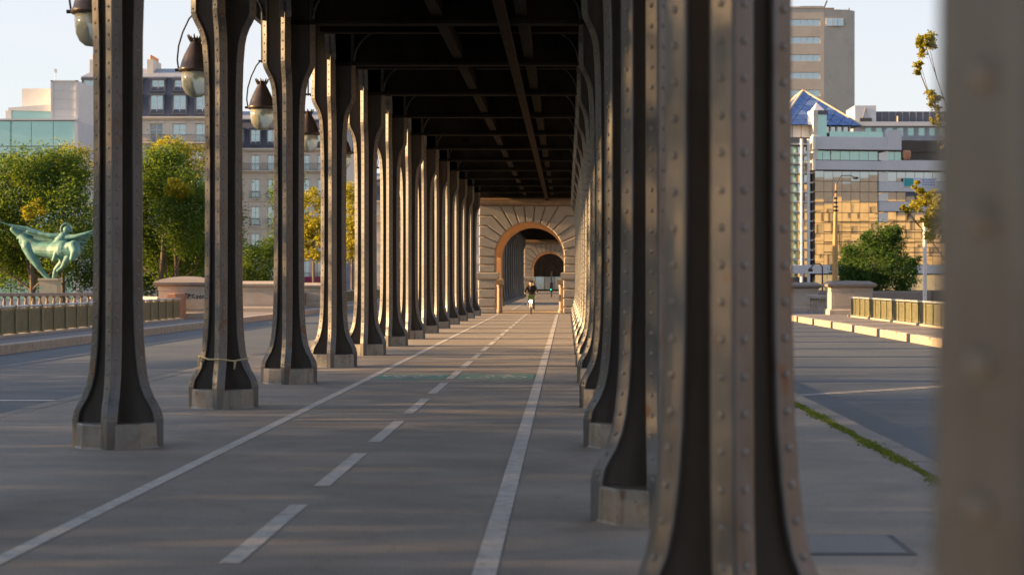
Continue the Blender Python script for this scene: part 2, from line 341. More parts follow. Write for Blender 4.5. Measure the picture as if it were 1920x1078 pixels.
tag(obj('road_line', sheet(-10.3, -8.45, 31.9, 32.15, RZ+.004), M['line']), 'white line across the left carriageway beside the nearest visible column', 'road marking')
m = MB()
for dy in (0, .22):
    m.add([(3.95,33.2+dy,RZ+.006),(3.95,33.32+dy,RZ+.006),(7.6,36.6+dy*1.6,RZ+.006),(7.6,36.45+dy*1.6,RZ+.006)], [(0,1,2,3)])
tag(obj('road_line', m, M['line']), 'pair of thin white lines across the right carriageway', 'road marking')
# moss along the right kerb
rnd = random.Random(5); m = MB()
for i in range(9000):
    y = rnd.uniform(11.5, 33); 
    if (math.sin(y*1.3)+math.sin(y*3.1+1)+1.2) < rnd.uniform(-1.4, .5): continue
    x = XR - .05 + rnd.gauss(0, .012 + .022*(1+math.sin(y*2.3)*math.sin(y*.9+2)))*1.0; h = rnd.uniform(.006,.026); wd = rnd.uniform(.008,.02); an = rnd.uniform(0, 6.28); c, s_ = math.cos(an)*wd, math.sin(an)*wd
    m.add([(x-c,y-s_,0),(x+c,y+s_,0),(x+rnd.gauss(0,.02),y+rnd.gauss(0,.02),h)], [(0,1,2)])
tag(obj('kerb_moss', m.mesh('kerb_moss', recalc=False), M['moss']), 'strip of bright green moss and grass along the right kerb', 'grass', kind='stuff')
c = thing('utility_cover', 'worn square cover let into the paving right of the big column', 'utility cover', (1.75, 12.35, 0))
obj('frame', MB().box(-.42,.42,-.46,.46,.0,.006), M['gutter'], c); obj('lid', MB().box(-.37,.37,-.41,.41,.0,.010), M['cover'], c)

# ------------------------------------------------------------------ steel columns
PROF = [(0,.468),(.284,.468),(.365,.451),(.43,.419),(.51,.372),(.625,.327),(.755,.300),(.93,.280),(1.145,.266),(1.5,.257),(2.0,.252),(3.2,.250),(4.2,.256),
        (4.6,.268),(4.85,.288),(4.97,.312),(5.07,.348),(5.15,.390),(5.22,.422),(5.29,.440),(6.7,.440)]
def rad(z):
    for (a, ra), (b, rb) in zip(PROF, PROF[1:]):
        if a <= z <= b: return ra + (rb-ra)*(z-a)/(b-a)
    return PROF[-1][1]
def web_rings(t=.03, inset=.03):
    out = []
    for z, r in PROF:
        q = r-inset
        out.append([(t,-q,z),(t,-t,z),(q,-t,z),(q,t,z),(t,t,z),(t,q,z),(-t,q,z),(-t,t,z),(-q,t,z),(-q,-t,z),(-t,-t,z),(-t,-q,z)])
    return out
def angle_rings(prof=PROF):
    out = []
    for z, r in prof:
        out.append([(x, -u, z) for x, u in ((.008,r-.001),(.077,r-.070),(.083,r-.080),(.070,r-.093),(0,r-.023),(-.070,r-.093),(-.083,r-.080),(-.077,r-.070),(-.008,r-.001))])
    return out
mb_web = MB().loft(web_rings()); me_web = mb_web.mesh('web')
mb_ang = MB().loft(angle_rings()); me_ang = mb_ang.mesh('corner_angle')
def block_rings():
    P = [(-.02,-.02),(-.415,-.02),(-.415,-.075),(-.295,-.295),(-.075,-.415),(-.02,-.415)]
    def sc_(k): return [(x*k, y*k) for x, y in P]
    return [[(x,y,0) for x,y in sc_(1.03)], [(x,y,.02) for x,y in sc_(1.0)], [(x,y,.235) for x,y in sc_(.985)], [(x,y,.252) for x,y in sc_(.955)]]
mb_blk = MB().loft(block_rings()); me_blk = mb_blk.mesh('base_block')
def rivets(z0=.33, z1=6.5, n=8):
    m = MB(); z = z0
    while z < z1:
        r = rad(z)
        for q in range(4):
            ca, sa = math.cos(q*math.pi/2), math.sin(q*math.pi/2)
            for sgn in (-1, 1):
                c = Vector((sgn*.043, -(r-.0385), z)); nn = Vector((sgn*.7071, -.7071, 0)); t = Vector((.7071*sgn, .7071, 0)); up = Vector((0,0,1))
                dr = (rad(z+.02)-rad(z-.02))/.04
                up = Vector((0,-dr,1)).normalized(); nn = (nn - up*nn.dot(up)).normalized()
                rings = [[c + (t*math.cos(sgn*2*math.pi*k/n)+up*math.sin(sgn*2*math.pi*k/n))*rr + nn*h for k in range(n)] for rr, h in ((.0180,-.004),(.0165,.005),(.0125,.010),(.007,.013),(.002,.014))]
                rot = lambda v: (v.x*ca-v.y*sa, v.x*sa+v.y*ca, v.z)
                m.loft([[rot(v) for v in rg] for rg in rings], cap=False)
        z += .143
    return m
mb_riv = rivets(); me_riv = mb_riv.mesh('rivets', True, recalc=False)
def bracket_mb(r0=.44, rb=.62, z1=6.62):
    """curved console from the capital (pointing -Y) up to the girder, plate plus flange"""
    m = MB(); pts = []
    for k in range(9):
        t = k/8*math.pi/2
        pts.append((r0-.01 + rb*(1-math.cos(t)), z1-rb + rb*math.sin(t)))
    poly = [(r0-.05, z1-rb-.02)] + pts + [(r0-.05, z1)]
    m.loft([[(-.02, -p, z) for p, z in poly], [(.02, -p, z) for p, z in poly]])
    m.loft([[(-.1,-p,z),(.1,-p,z),(.1,-p+.02,z+.012),(-.1,-p+.02,z+.012)] for p, z in pts])
    return m
me_brk = bracket_mb().mesh('console_bracket'); me_brk_s = bracket_mb(rb=.34).mesh('console_bracket')
def column(x, d, lab, grp, inner):
    t = thing('steel_column', lab, 'column', (x, d*S, 0), 0, grp)
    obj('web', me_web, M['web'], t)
    for q in range(4):
        obj('corner_angle', me_ang, M['steel'], t, rz=q*math.pi/2)
        obj('base_block', me_blk, M['base'], t, rz=q*math.pi/2)
        obj('console_bracket', me_brk, M['steel'], t, rz=q*math.pi/2)
    obj('rivets', me_riv, M['rivet'], t, kind='stuff')
    return t
CXL, CXR = -4.605, .635
PH = .25
for i in range(16):
    d = PH + i
    if i < 3: lab = 'riveted grey steel column of the left row, %s to the camera, just outside the picture' % (['nearest','second nearest','third nearest'][i])
    else:
        lab = 'riveted grey steel column in the left row, %s' % ('leftmost in the picture' if i == 3 else '%s from the left edge of the picture' % ORD[i-3])
        if i == 4: lab = 'riveted grey steel column in the left row with a cord tied round its foot'
        if i == 15: lab = 'last riveted steel column of the left row, beside the stone arch'
    column(CXL, d, lab, 'columns left of the cycle path', 1)
    lab = ['riveted steel column at the right edge, nearest the camera and strongly blurred', 'large riveted steel column right of centre, in front of the other right columns',
           'riveted steel column with a sunlit cast foot, just behind the large right column'][i] if i < 3 else 'riveted steel column in the right row, %s from the camera, overlapping its neighbours' % ORD[i]
    if i == 15: lab = 'last riveted steel column of the right row, beside the stone arch'
    if i == 0: d = .322
    column(CXR if i else .63, d, lab, 'columns right of the cycle path', -1)
# simpler far columns beyond the first arch
far = MB(); 
for mb_ in (mb_web,): far.add(mb_.v, mb_.f)
for q in range(4):
    ca, sa = math.cos(q*math.pi/2), math.sin(q*math.pi/2)
    for mb_ in (mb_ang, mb_blk): far.add([(x*ca-y*sa, x*sa+y*ca, z) for x,y,z in mb_.v], mb_.f)
me_far = far.mesh('steel_column')
for i in range(14):
    y = 115.5 + i*S
    for x, side in ((CXL,'left'),(CXR,'right')):
        tag(obj('steel_column', me_far, M['steel'], None, (x, y, 0)), 'distant steel column seen through the first arch, %s in the %s row' % (ORD[i], side), 'column', 'columns between the two stone arches')

for i in range(14):
    for x, side in ((CXL,'left'),(CXR,'right')):
        tag(obj('steel_column', me_far, M['steel'], None, (x, (PH-1-i)*S, 0)), 'steel column behind the camera, %s in the %s row' % (ORD[i], side), 'column', 'columns behind the camera')
# ------------------------------------------------------------------ viaduct deck
def viaduct(y0, y1, lab, beams, rods=True):
    v = thing('viaduct_deck', lab, 'viaduct', (0, 0, 0))
    obj('deck_plate', MB().box(-6.0, 2.05, y0, y1, 6.95, 7.5), M['shade_dark'], v)
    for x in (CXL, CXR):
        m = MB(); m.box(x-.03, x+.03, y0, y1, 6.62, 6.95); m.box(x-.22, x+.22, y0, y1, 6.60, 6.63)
        obj('girder', m, M['shade_dark'], v)
    for x in (-6.0, 1.95): obj('edge_girder', MB().box(x, x+.1, y0, y1, 6.7, 7.7), M['steel'], v)
    L = CXR-CXL
    mm = MB(); mm.box(0, L, -.03, .03, 5.98, 6.95); mm.box(0, L, -.16, .16, 5.93, 5.985); mm.box(0, L, -.16, .16, 6.86, 6.95)
    rib = MB()
    me1 = mm.mesh('cross_beam')
    m2 = MB(); m2.box(0, L, -.025, .025, 6.35, 6.95); m2.box(0, L, -.11, .11, 6.31, 6.352)
    me2 = m2.mesh('secondary_beam')
    y = beams[0]
    while y < beams[1]:
        obj('cross_beam', me1, M['shade_dark'], v, (CXL, y, 0))
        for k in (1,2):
            if y + k*S/3 < y1: obj('secondary_beam', me2, M['shade_dark'], v, (CXL, y+k*S/3, 0))
        y += S
    for x in (-2.14, -.75): 
        obj('stringer', MB().box(x-.09, x+.09, y0, y1, 6.06, 6.30).box(x-.025, x+.025, y0, y1, 6.28, 6.97), M['shade_dark'], v)
    obj('cable_tray', MB().box(-1.10, -.94, y0, y1-.2, 5.80, 5.90), M['pipe'], v)
    return v
viaduct(-105, 98.9, 'dark riveted steel underside of the viaduct over the cycle path', (PH*S - 17*S, 98.5))
viaduct(110.2, 203, 'dark underside of the viaduct between the two stone arches', (115.5, 202))
viaduct(213.5, 300, 'black underside of the viaduct beyond the second arch', (219, 298))

# ------------------------------------------------------------------ stone arches
def inset(poly, d):
    n = len(poly); out = []
    A = sum(poly[i][0]*poly[(i+1)%n][1]-poly[(i+1)%n][0]*poly[i][1] for i in range(n))
    sg = 1 if A > 0 else -1
    for i in range(n):
        p0, p1, p2 = Vector(poly[i-1]), Vector(poly[i]), Vector(poly[(i+1)%n])
        e1 = (p1-p0).normalized(); e2 = (p2-p1).normalized()
        n1 = Vector((-e1.y, e1.x))*sg; n2 = Vector((-e2.y, e2.x))*sg
        b = (n1+n2); b = b/max(b.dot(n1), .35) if b.length > 1e-6 else n1
        out.append((p1.x+b.x*d, p1.y+b.y*d))
    return out
def stone_mb(poly, y_back, y_front, gap=.02, cham=.04):
    p0 = inset(poly, gap); p1 = inset(poly, gap+cham)
    return MB().loft([[(x,y_back,z) for x,z in p0], [(x,y_front+cham,z) for x,z in p0], [(x,y_front,z) for x,z in p1]])
def arch_gate(y, lab):
    DEP = 11.0; RR = 1.76; ZS = 2.93; W = 2.62; ZT = 5.57; CX = -1.93
    t = thing('stone_arch', lab, 'arch', (CX, y, 0), 0, 'rusticated stone arches over the path')
    NT = 30
    # core mass with the vaulted passage
    arc = [(RR*math.cos(math.pi*k/NT), ZS+RR*math.sin(math.pi*k/NT)) for k in range(NT+1)]
    m = MB()
    for (a, b) in zip(arc, arc[1:]):
        m.loft([[(a[0],.1,a[1]),(b[0],.1,b[1]),(b[0],.1,6.9),(a[0],.1,6.9)], [(a[0],DEP,a[1]),(b[0],DEP,b[1]),(b[0],DEP,6.9),(a[0],DEP,6.9)]])
    for sg in (-1, 1):
        xa, xb = sorted((sg*RR, sg*(W-.02)))
        m.box(xa, xb, .1, 2.0, 0, 6.9); m.box(xa, xb, 8.6, DEP, 0, 6.9); m.box(xa, xb, 2.0, 8.6, 4.1 if sg < 0 else 0, 6.9)
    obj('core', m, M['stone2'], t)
    R2 = {0:2.40,1:2.45,2:2.55,3:2.70,4:2.83}
    def joint(k):
        th = k*math.pi/15
        A = (RR*math.cos(th), ZS+RR*math.sin(th))
        kk = k if k <= 7 else 15-k; sg = 1 if k <= 7 else -1
        if kk <= 4:
            t_ = kk*math.pi/15; B = (sg*R2[kk]*math.cos(t_), ZS+R2[kk]*math.sin(t_)); return [A, B, (sg*W, B[1])]
        x = (ZT-ZS)/math.tan(th); return [A, (x, ZT)]
    for k in range(15):
        j0, j1 = joint(k), joint(k+1)
        th0, th1 = k*math.pi/15, (k+1)*math.pi/15
        mid = [(RR*math.cos(th0+(th1-th0)*f), ZS+RR*math.sin(th0+(th1-th0)*f)) for f in (.75,.5,.25)]
        poly = j0 + ([(W, ZT)] if k == 4 else [(-W, ZT)] if k == 10 else []) + list(reversed(j1)) + mid
        obj('voussoir', stone_mb(poly, .14, random.Random(k).uniform(-.02,.0)), M['stone'], t)
    for sg in (-1, 1):
        def rect(x0, x1, z0, z1):
            xa, xb = sorted((sg*x0, sg*x1)); return [(xa,z0),(xb,z0),(xb,z1),(xa,z1)]
        zc = [2.11, 2.52, 2.93]
        for za, zb in zip(zc, zc[1:]): obj('block', stone_mb(rect(RR, W, za, zb), .14, 0), M['stone'], t)
        zc = [0, .34, .80, 1.27, 1.73]
        for i, (za, zb) in enumerate(zip(zc, zc[1:])): obj('block', stone_mb(rect(RR-.04, W+.04, za, zb), .14, -.06-(.05 if i == 0 else 0)), M['stone'], t)
        xa, xb = sorted((sg*(RR-.16), sg*(W+.14)))
        obj('impost', MB().loft([[(xa+.06,-.06,1.73),(xb-.06,-.06,1.73),(xb-.06,1.2,1.73),(xa+.06,1.2,1.73)], [(xa,-.15,1.82),(xb,-.15,1.82),(xb,1.3,1.82),(xa,1.3,1.82)],[(xa,-.15,2.06),(xb,-.15,2.06),(xb,1.3,2.06),(xa,1.3,2.06)],[(xa+.05,-.1,2.115),(xb-.05,-.1,2.115),(xb-.05,1.25,2.115),(xa+.05,1.25,2.115)]]), M['stone'], t)
        # engaged half-round guard post at the far edge of the jamb
        xs = sg*(RR-.13)
        p = obj('guard_post', MB().lathe([(.17,0),(.17,.12),(.115,.2),(.11,1.30),(.15,1.42),(.11,1.5)], 14, (xs, 2.5, 0)), M['stone'], t, smooth=False)
        obj('post_cap', MB().bbox(xs-.22, xs+.22, 2.25, 2.75, 1.5, 1.78, .04), M['stone'], p)
    obj('cornice', MB().loft([[(-W-.03,-.05,ZT),(W+.03,-.05,ZT),(W+.03,.3,ZT),(-W-.03,.3,ZT)],[(-W-.16,-.2,ZT+.12),(W+.16,-.2,ZT+.12),(W+.16,.3,ZT+.12),(-W-.16,.3,ZT+.12)],[(-W-.16,-.2,ZT+.3),(W+.16,-.2,ZT+.3),(W+.16,.3,ZT+.3),(-W-.16,.3,ZT+.3)]]), M['cornice'], t)
    return t
arch_gate(98.9, 'near rusticated stone arch at the end of the colonnade, lit and tinted orange inside')
arch_gate(203.0, 'far smaller looking stone arch seen through the near arch')

# ------------------------------------------------------------------ hanging lanterns
def lantern(d, lab):
    t = thing('hanging_lantern', lab, 'lantern', (-5.40, d*S, 4.36), 0, 'lanterns hung along the left side of the viaduct')
    obj('glass_bowl', MB().lathe([(.02,.0),(.09,.012),(.15,.06),(.19,.14),(.205,.25),(.207,.37)], 24), M['lampglass'], t, smooth=True)
    cap = obj('cap', MB().lathe([(.20,.36),(.245,.372),(.25,.42),(.225,.44),(.205,.52),(.165,.62),(.11,.73),(.075,.80),(.07,.83)], 24), M['bronze_cap'], t, smooth=True)
    m = MB()
    for k in range(8):
        an = k*math.pi/4; c, s_ = math.cos(an), math.sin(an)
        m.tube([(c*.06,s_*.06,.80),(c*.10,s_*.10,.86),(c*.125,s_*.125,.91)], [.02,.016,.006], 5)
    m.lathe([(.07,.80),(.085,.82),(.07,.86),(.02,.87)], 14)
    obj('crown', m, M['bronze_cap'], cap)
    for sg in (-1, 1):
        pts = [(sg*.25,0,.40),(sg*.27,0,.55),(sg*.25,0,.75),(sg*.19,0,.95),(sg*.10,0,1.14),(sg*.03,0,1.22)]
        obj('yoke_rod', MB().tube(pts, .0125, 7), M['dark'], t)
        obj('yoke_pin', MB().tube([(sg*.235,0,.40),(sg*.30,0,.40)], .022, 8), M['dark'], t)
    obj('stem', MB().tube([(0,0,1.19),(0,0,2.62)], .018, 8).tube([(-.06,0,1.22),(.06,0,1.22)], .02, 8), M['dark'], t)
nmz = ['leftmost of the hanging lanterns, half hidden by the first column', 'brown capped glass lantern hanging left of the second column', 'dark capped glass lantern hanging left of the third column', 'hanging lantern glimpsed between the third and fourth columns']
for i in range(3, 11):
    lantern(PH+i+.36, nmz[i-3] if i < 7 else 'hanging lantern hidden in the row of columns, %s from the left' % ORD[i-3])

# ------------------------------------------------------------------ railings
def railing(x, y0, y1, lab, face):
    t = thing('railing', lab, 'railing', (x, y0, FZ))
    L = 1.515; n = int((y1-y0)/L)
    bars = MB()
    for k in range(1, 12):
        y = k*L/12; bars.box(-.014,.014, y-.016, y+.016, .12, .86)
    bars.box(-.018,.018,0,L,.10,.14); bars.box(-.018,.018,0,L,.80,.84)
    mbars = bars.mesh('bars')
    post = MB(); post.box(-.05,.05,-.05,.05,0,.98); post.box(-.075,.075,-.075,.075,0,.1); post.box(-.062,.062,-.062,.062,.80,.86)
    mpost = post.mesh('post')
    plinth = MB().bbox(-.16,.16,0,n*L,-.02,.075,.02)
    obj('plinth', plinth, M['kerb'], t)
    obj('top_rail', MB().loft([[(-.05,y,.90),(.05,y,.90),(.062,y,.935),(.03,y,.965),(-.03,y,.965),(-.062,y,.935)] for y in (0, n*L)]), M['railtop'], t)
    obj('back_panel', MB().box(-.006,.006,.0,n*L,.13,.82), M['rail'], t)
    for i in range(n):
        obj('bars', mbars, M['rail'], t, (0, i*L, 0), kind='stuff')
        obj('post', mpost, M['rail'], t, (0, i*L, 0), scale=(1,1,1) if i % 2 else (1.25,1.25,1))
railing(-17.35, 30.0, 86.5, 'olive green railing along the left footway before the stone pedestals', 1)
railing(-17.35, 112.0, 190.0, 'olive green railing far along the left footway beyond the pedestals', 1)
railing(13.85, 24.0, 94.5, 'sunlit olive green railing along the right footway', -1)
railing(13.85, 112.0, 190.0, 'olive green railing far along the right footway beyond the pedestals', -1)

def pedestal(x, y, wx, wy, h, lab, capm='capstone', dome=.22, body='pinkstone', zb=-.05):
    t = thing('parapet_pedestal', lab, 'pedestal', (x, y, zb), 0, 'stone pedestals of the bridge parapet')
    a, b = wx/2, wy/2
    def rg(i, z): return [(-a-i,-b-i,z),(a+i,-b-i,z),(a+i,b+i,z),(-a-i,b+i,z)]
    obj('foot', MB().loft([rg(.1,0), rg(.1,.22), rg(.04,.28), rg(.04,.30)]), M[body], t)
    # four faces of ashlar: proud panel blocks
    obj('body', MB().loft([rg(0,.30), rg(0,h-.42)]), M[body], t)
    for k in range(2):
        obj('ashlar_block', MB().loft([[(-a+.1+k*(a-.1),-b-.012,.42),(-a+.1+(k+1)*(a-.1)-.015,-b-.012,.42),(-a+.1+(k+1)*(a-.1)-.015,-b-.012,h-.55),(-a+.1+k*(a-.1),-b-.012,h-.55)],[(-a+.1+k*(a-.1),-b+.02,.42),(-a+.1+(k+1)*(a-.1)-.015,-b+.02,.42),(-a+.1+(k+1)*(a-.1)-.015,-b+.02,h-.55),(-a+.1+k*(a-.1),-b+.02,h-.55)]]), M[body], t)
    obj('frieze', MB().loft([rg(.03,h-.42), rg(.03,h-.24)]), M[body], t)
    cap = MB().loft([rg(.06,h-.24), rg(.20,h-.17), rg(.22,h-.06), rg(.10,h), rg(-.12,h+.10), rg(-a*.55,h+dome-.02), rg(-a*.8,h+dome)])
    obj('capstone', cap, M[capm], t)
    return t
p1 = at(352, 570, 89); p2 = at(492, 590, 107)
ped1 = pedestal(p1.x-.1, 89.5, 2.3, 2.0, 1.72, 'stone pedestal with grey domed capstone and black graffiti behind the left railing')
pedestal(p2.x-.15, 108.2, 2.2, 2.0, 1.62, 'pinkish stone pedestal seen between the second and third left columns', 'pinkstone', .1)
pedestal(at(600,0,128).x, 128, 2.4, 1.6, 1.5, 'plain stone pedestal low between the third and fourth left columns', 'pinkstone', .06)
pedestal(at(1592,0,99).x, 99, 2.1, 2.0, 1.62, 'stone pedestal with dark slab capstone at the end of the right railing', dome=.12, body='pinkstone')
pedestal(at(1494,0,110).x, 110, 2.2, 2.0, 1.55, 'stone pedestal with dark slab capstone beside the large right column', dome=.1, body='pinkstone')
tag(obj('parapet_wall', MB().bbox(-17.9,-17.55, 86, 88.4, -.05, 1.12, .03), M['clay']), 'short orange stained wall joining the left railing to the graffiti pedestal', 'wall')
tag(obj('parapet_coping', MB().bbox(14.6, 22, 116, 117.2, -3, 1.05, .05), M['capstone']), 'low dark stone wall behind the right railing', 'wall')
# graffiti strokes on the face of the first pedestal
gm = MB(); gy = -1.0-.02
def stroke(pts, wd=.022):
    for (xa,za),(xb,zb) in zip(pts, pts[1:]):
        d = Vector((xb-xa, zb-za)); nn = Vector((-d.y, d.x)).normalized()*wd
        gm.loft([[(xa-nn.x,y,za-nn.y),(xa+nn.x,y,za+nn.y),(xb+nn.x,y,zb+nn.y),(xb-nn.x,y,zb-nn.y)] for y in (gy, gy+.012)])
z = .93
for pts in ([(-.30,z),(-.18,z+.22),(-.04,z-.02)],[(-.34,z+.08),(.0,z+.12)],[(-.36,z+.2),(-.2,z+.02)],[(.0,z+.22),(.22,z+.2)],[(.1,z+.21),(.08,z)],[(.2,z),(.24,z+.2),(.34,z+.16),(.24,z+.09)],[(.52,z+.18),(.40,z+.14),(.42,z+.04),(.56,z+.03)],
            [(.60,z+.0),(.68,z+.03),(.60,z+.1),(.68,z+.13)],[(.74,z+.08),(.82,z+.11),(.76,z+.13),(.74,z+.03),(.84,z+.02)],[(.88,z+.0),(.88,z+.12),(.96,z+.1)],[(1.0,z),(1.0,z+.12)],[(1.04,z+.12),(1.06,z),(1.1,z+.12)]):
    stroke(pts)
obj('graffiti', gm, M['ink'], ped1)

# balustrades
def balustrade(x0, y0, x1, y1, zb, n, lab, mt='pinkstone'):
    t = thing('balustrade', lab, 'balustrade', (x0, y0, zb), math.atan2(y1-y0, x1-x0)); L = math.hypot(x1-x0, y1-y0)
    obj('foot_course', MB().box(0, L, -.16,.16,0,.14), M[mt], t)
    obj('coping', MB().bbox(0, L, -.22,.22,.78,.96,.04), M[mt], t)
    bm_ = MB().lathe([(.085,.14),(.085,.18),(.05,.22),(.10,.36),(.095,.44),(.05,.60),(.07,.66),(.085,.72),(.085,.78)], 12).mesh('baluster', True)
    for i in range(n): obj('baluster', bm_, M[mt], t, ((i+.5)*L/n, 0, 0))
q0 = at(1519,586,106); q1 = at(1546,586,102.5)
balustrade(q0.x, 106, q1.x, 102.0, -.05, 6, 'short sunlit stone balustrade between the two right pedestals')
q0 = at(-40,553,104); q1 = at(172,550,109)
balustrade(q0.x, 104, q1.x, 109, .05, 16, 'pale stone balustrade behind the left railing in front of the statue', 'capstone')
q0 = at(172,0,109); q1 = at(310,0,100)
balustrade(q0.x, 109.3, q1.x, 99, -.1, 18, 'orange tinged stone balustrade running from the statue terrace to the graffiti pedestal')

# ------------------------------------------------------------------ statue
SY = 116.0
st = thing('statue', 'green bronze horse and rider with outstretched arms on a stone plinth', 'statue', at(95, 522, SY))
u = SY/F
def sp(px, py, dy=0): return Vector(((px-95)*u, dy, -(py-522)*u))
m = MB()
def limb(pts, n=16):
    P = [sp(p[0],p[1],p[3] if len(p) > 3 else 0) for p in pts]; r = [p[2]*u for p in pts]
    m.tube(P, r, n)
    for p, q in zip(P, r): m.ball(p, q*1.0, n, 7)
# horse: haunch (left, raised), barrel, chest (right), neck and head
limb([(20,430,5,.4),(34,440,8,.5),(50,455,12,.4),(72,468,15,.2),(98,470,15,-.1),(124,470,19,-.5),(142,472,15,-.7)])
limb([(136,468,14,-.7),(147,462,11,-1.0),(152,474,8,-1.4),(148,486,5,-1.6)])
limb([(50,462,12,.2),(60,482,9,.1),(72,500,6,0),(84,516,4,0),(90,521,4,0)])
limb([(40,452,10,.6),(58,470,7,.7),(66,494,5,.6),(72,506,4,.5)])
limb([(130,478,11,-.6),(120,494,7,-.5),(108,506,5,-.4),(104,520,4,-.3)])
limb([(138,480,9,-.8),(130,494,6,-1.0),(124,502,4,-.9),(116,508,3,-.9)])
# rider
limb([(104,466,11,-.1),(112,454,10,-.1),(120,443,9,-.1),(124,437,5,-.1)])
limb([(126,431,7.5,-.1)])
limb([(116,444,6,-.1),(96,442,4.5,-.1),(72,438,3.6,0),(52,434,3,0)])
limb([(126,446,6,-.2),(146,444,4.5,-.4),(164,439,3.4,-.5),(172,436,2.6,-.5)])
limb([(108,462,7,-.4),(114,474,6,-.8),(108,488,4,-.9)])
# spread wings of blown drapery: ridged folds fanning from the shoulders
for k in range(12):
    f = k/11; w_ = 2.6 if k % 2 else 3.6; d_ = .35 if k % 2 else .15
    limb([(114-f*8,446+f*10,3.4,d_),(84-f*14,440+f*30,w_,d_+.1),(50-f*4,428+f*50,w_*.9,d_+.2),(14+f*40,421+f*72,1.6,d_+.2)], 8)
for k in range(9):
    f = k/8; w_ = 2.3 if k % 2 else 3.2; d_ = .1 if k % 2 else -.12
    limb([(128,446+f*10,3.2,d_),(150-f*3,442+f*24,w_,d_),(176-f*26,432+f*46,1.5,d_+.1)], 8)
fig = obj('horse_and_rider', m, M['verdigris'], st)
rm = fig.modifiers.new('remesh', 'REMESH'); rm.mode = 'VOXEL'; rm.voxel_size = .03; rm.use_smooth_shade = True
sm = fig.modifiers.new('smooth', 'SMOOTH'); sm.iterations = 2; sm.factor = .5
obj('wreath', MB().tube([(sp(126,430).x+.34*math.cos(a_), -.2, sp(126,430).z+.34*math.sin(a_)) for a_ in [R_(-30+k*24) for k in range(11)]], [.05]*11, 7), M['verdigris'], st)
obj('sword', MB().tube([sp(56,435), sp(20,423), sp(-6,414)], [.06,.05,.015], 6), M['verdigris'], st)
obj('plinth', MB().loft([[(x,y_,z_) for x,y_ in ((-.56,-.5),(.52,-.5),(.52,.5),(-.56,.5))] for z_ in (-4.2,-.02)]).bbox(-.62,.58,-.56,.56,-.13,0,.02), M['plinth'], st)

# ------------------------------------------------------------------ trees
def make_tree(name, lab, base, top, crowns, nleaf, mt, seed, leaf=.22, grp=None, trunk=.28, cat='tree', trunks=None, airy=False):
    """crowns: list of (centre Vector, rx, ry, rz, share)"""
    rnd = random.Random(seed)
    t = thing(name, lab, cat, base, 0, grp); b = Vector(base)
    tm = MB()
    for (off, lean) in (trunks or [(0, 0)]):
        P = [Vector((off, 0, 0)), Vector((off+lean*.3, .1, (top-b.z)*.22)), Vector((off+lean*.7, 0, (top-b.z)*.45)), Vector((off+lean, 0, (top-b.z)*.75))]
        tm.tube(P, [trunk, trunk*.8, trunk*.6, trunk*.2], 9)
    V = []; Fc = []
    tot = sum(c[4] for c in crowns)
    for (c, rx, ry, rz, sh) in crowns:
        cl = c - b
        tm.tube([Vector((0,0,(top-b.z)*.3)), cl*.6 + Vector((0,0,.1)), cl], [trunk*.3, trunk*.18, trunk*.06], 6)
        nl = int(nleaf*sh/tot); ncl = max(6, int(nl/70))
        for _ in range(ncl):
            while True:
                q = Vector((rnd.uniform(-1,1), rnd.uniform(-1,1), rnd.uniform(-1,1)))
                if q.length <= 1: break
            q = q * (0.55+.45*rnd.random())/max(q.length,.2) * min(1, q.length+.35)
            cc = cl + Vector((q.x*rx, q.y*ry, q.z*rz))
            if rnd.random() < .25: tm.tube([cl*.9, cc], [trunk*.1, trunk*.03], 4)
            cr = rnd.uniform(.35,.75)*min(1.4, (rx+rz)/4) if not airy else 2.0
            for _ in range(int(nl/ncl)):
                p = cc + Vector((rnd.gauss(0,1)*cr*.62, rnd.gauss(0,1)*cr*.62, rnd.gauss(0,1)*cr*.5))
                a1 = Vector((rnd.gauss(0,1), rnd.gauss(0,1), rnd.gauss(0,.7)))
                if a1.length < .1: continue
                a1.normalize(); a2 = a1.cross(Vector((rnd.gauss(0,1), rnd.gauss(0,1), rnd.gauss(0,1))))
                if a2.length < .1: continue
                a2.normalize(); s_ = leaf*rnd.uniform(.6,1.3); n0 = len(V)
                V += [p-a1*s_*.5, p+a2*s_*.33-a1*.05*s_, p+a1*s_*.55, p-a2*s_*.33-a1*.05*s_]
                Fc.append((n0,n0+1,n0+2,n0+3))
    obj('trunk', tm, M['bark'], t)
    me = bpy.data.meshes.new('crown'); me.from_pydata([tuple(v) for v in V], [], Fc); me.materials.append(M[mt])
    obj('crown', me, None, t)
    return t
def el(px, py, rpx, rpy, Y, sh=1.0, dy=None, yo=0):
    k = Y/F; c = at(px, py, Y); c.y += yo
    return (c, rpx*k, (dy or rpx*k), rpy*k, sh)
def gb(px, Y, z=-3.0): v = at(px, 0, Y); v.z = z; return v
make_tree('plane_tree', 'tall green tree with yellow tips behind the bronze statue at far left', gb(60,134), 10.5,
          [el(40,360,75,85,134,3), el(110,330,60,60,136,2), el(120,420,60,90,132,2), el(20,455,70,75,136,2), el(-50,400,70,100,134,2), el(70,480,70,50,138,2)], 60000, 'leaf', 11, .17, 'trees beyond the left railing')
make_tree('plane_tree', 'yellow green tree top showing above the statue', gb(118,146), 11.5, [el(140,310,40,45,146,2), el(60,325,70,34,148,2), el(62,392,26,22,131,.5)], 8000, 'leafy', 12, .16, 'trees beyond the left railing', trunk=.2)
make_tree('plane_tree', 'green tree with twin trunks between the first and second left columns', gb(312,140), 11.0,
          [el(310,330,55,60,140,3), el(350,400,55,80,138,3), el(285,420,50,80,142,2), el(330,480,70,50,144,2), el(230,400,60,90,142,2), el(400,420,50,90,142,2)], 60000, 'leaf', 13, .17, 'trees beyond the left railing', trunks=[(-.7,.6),(.9,-.3)])
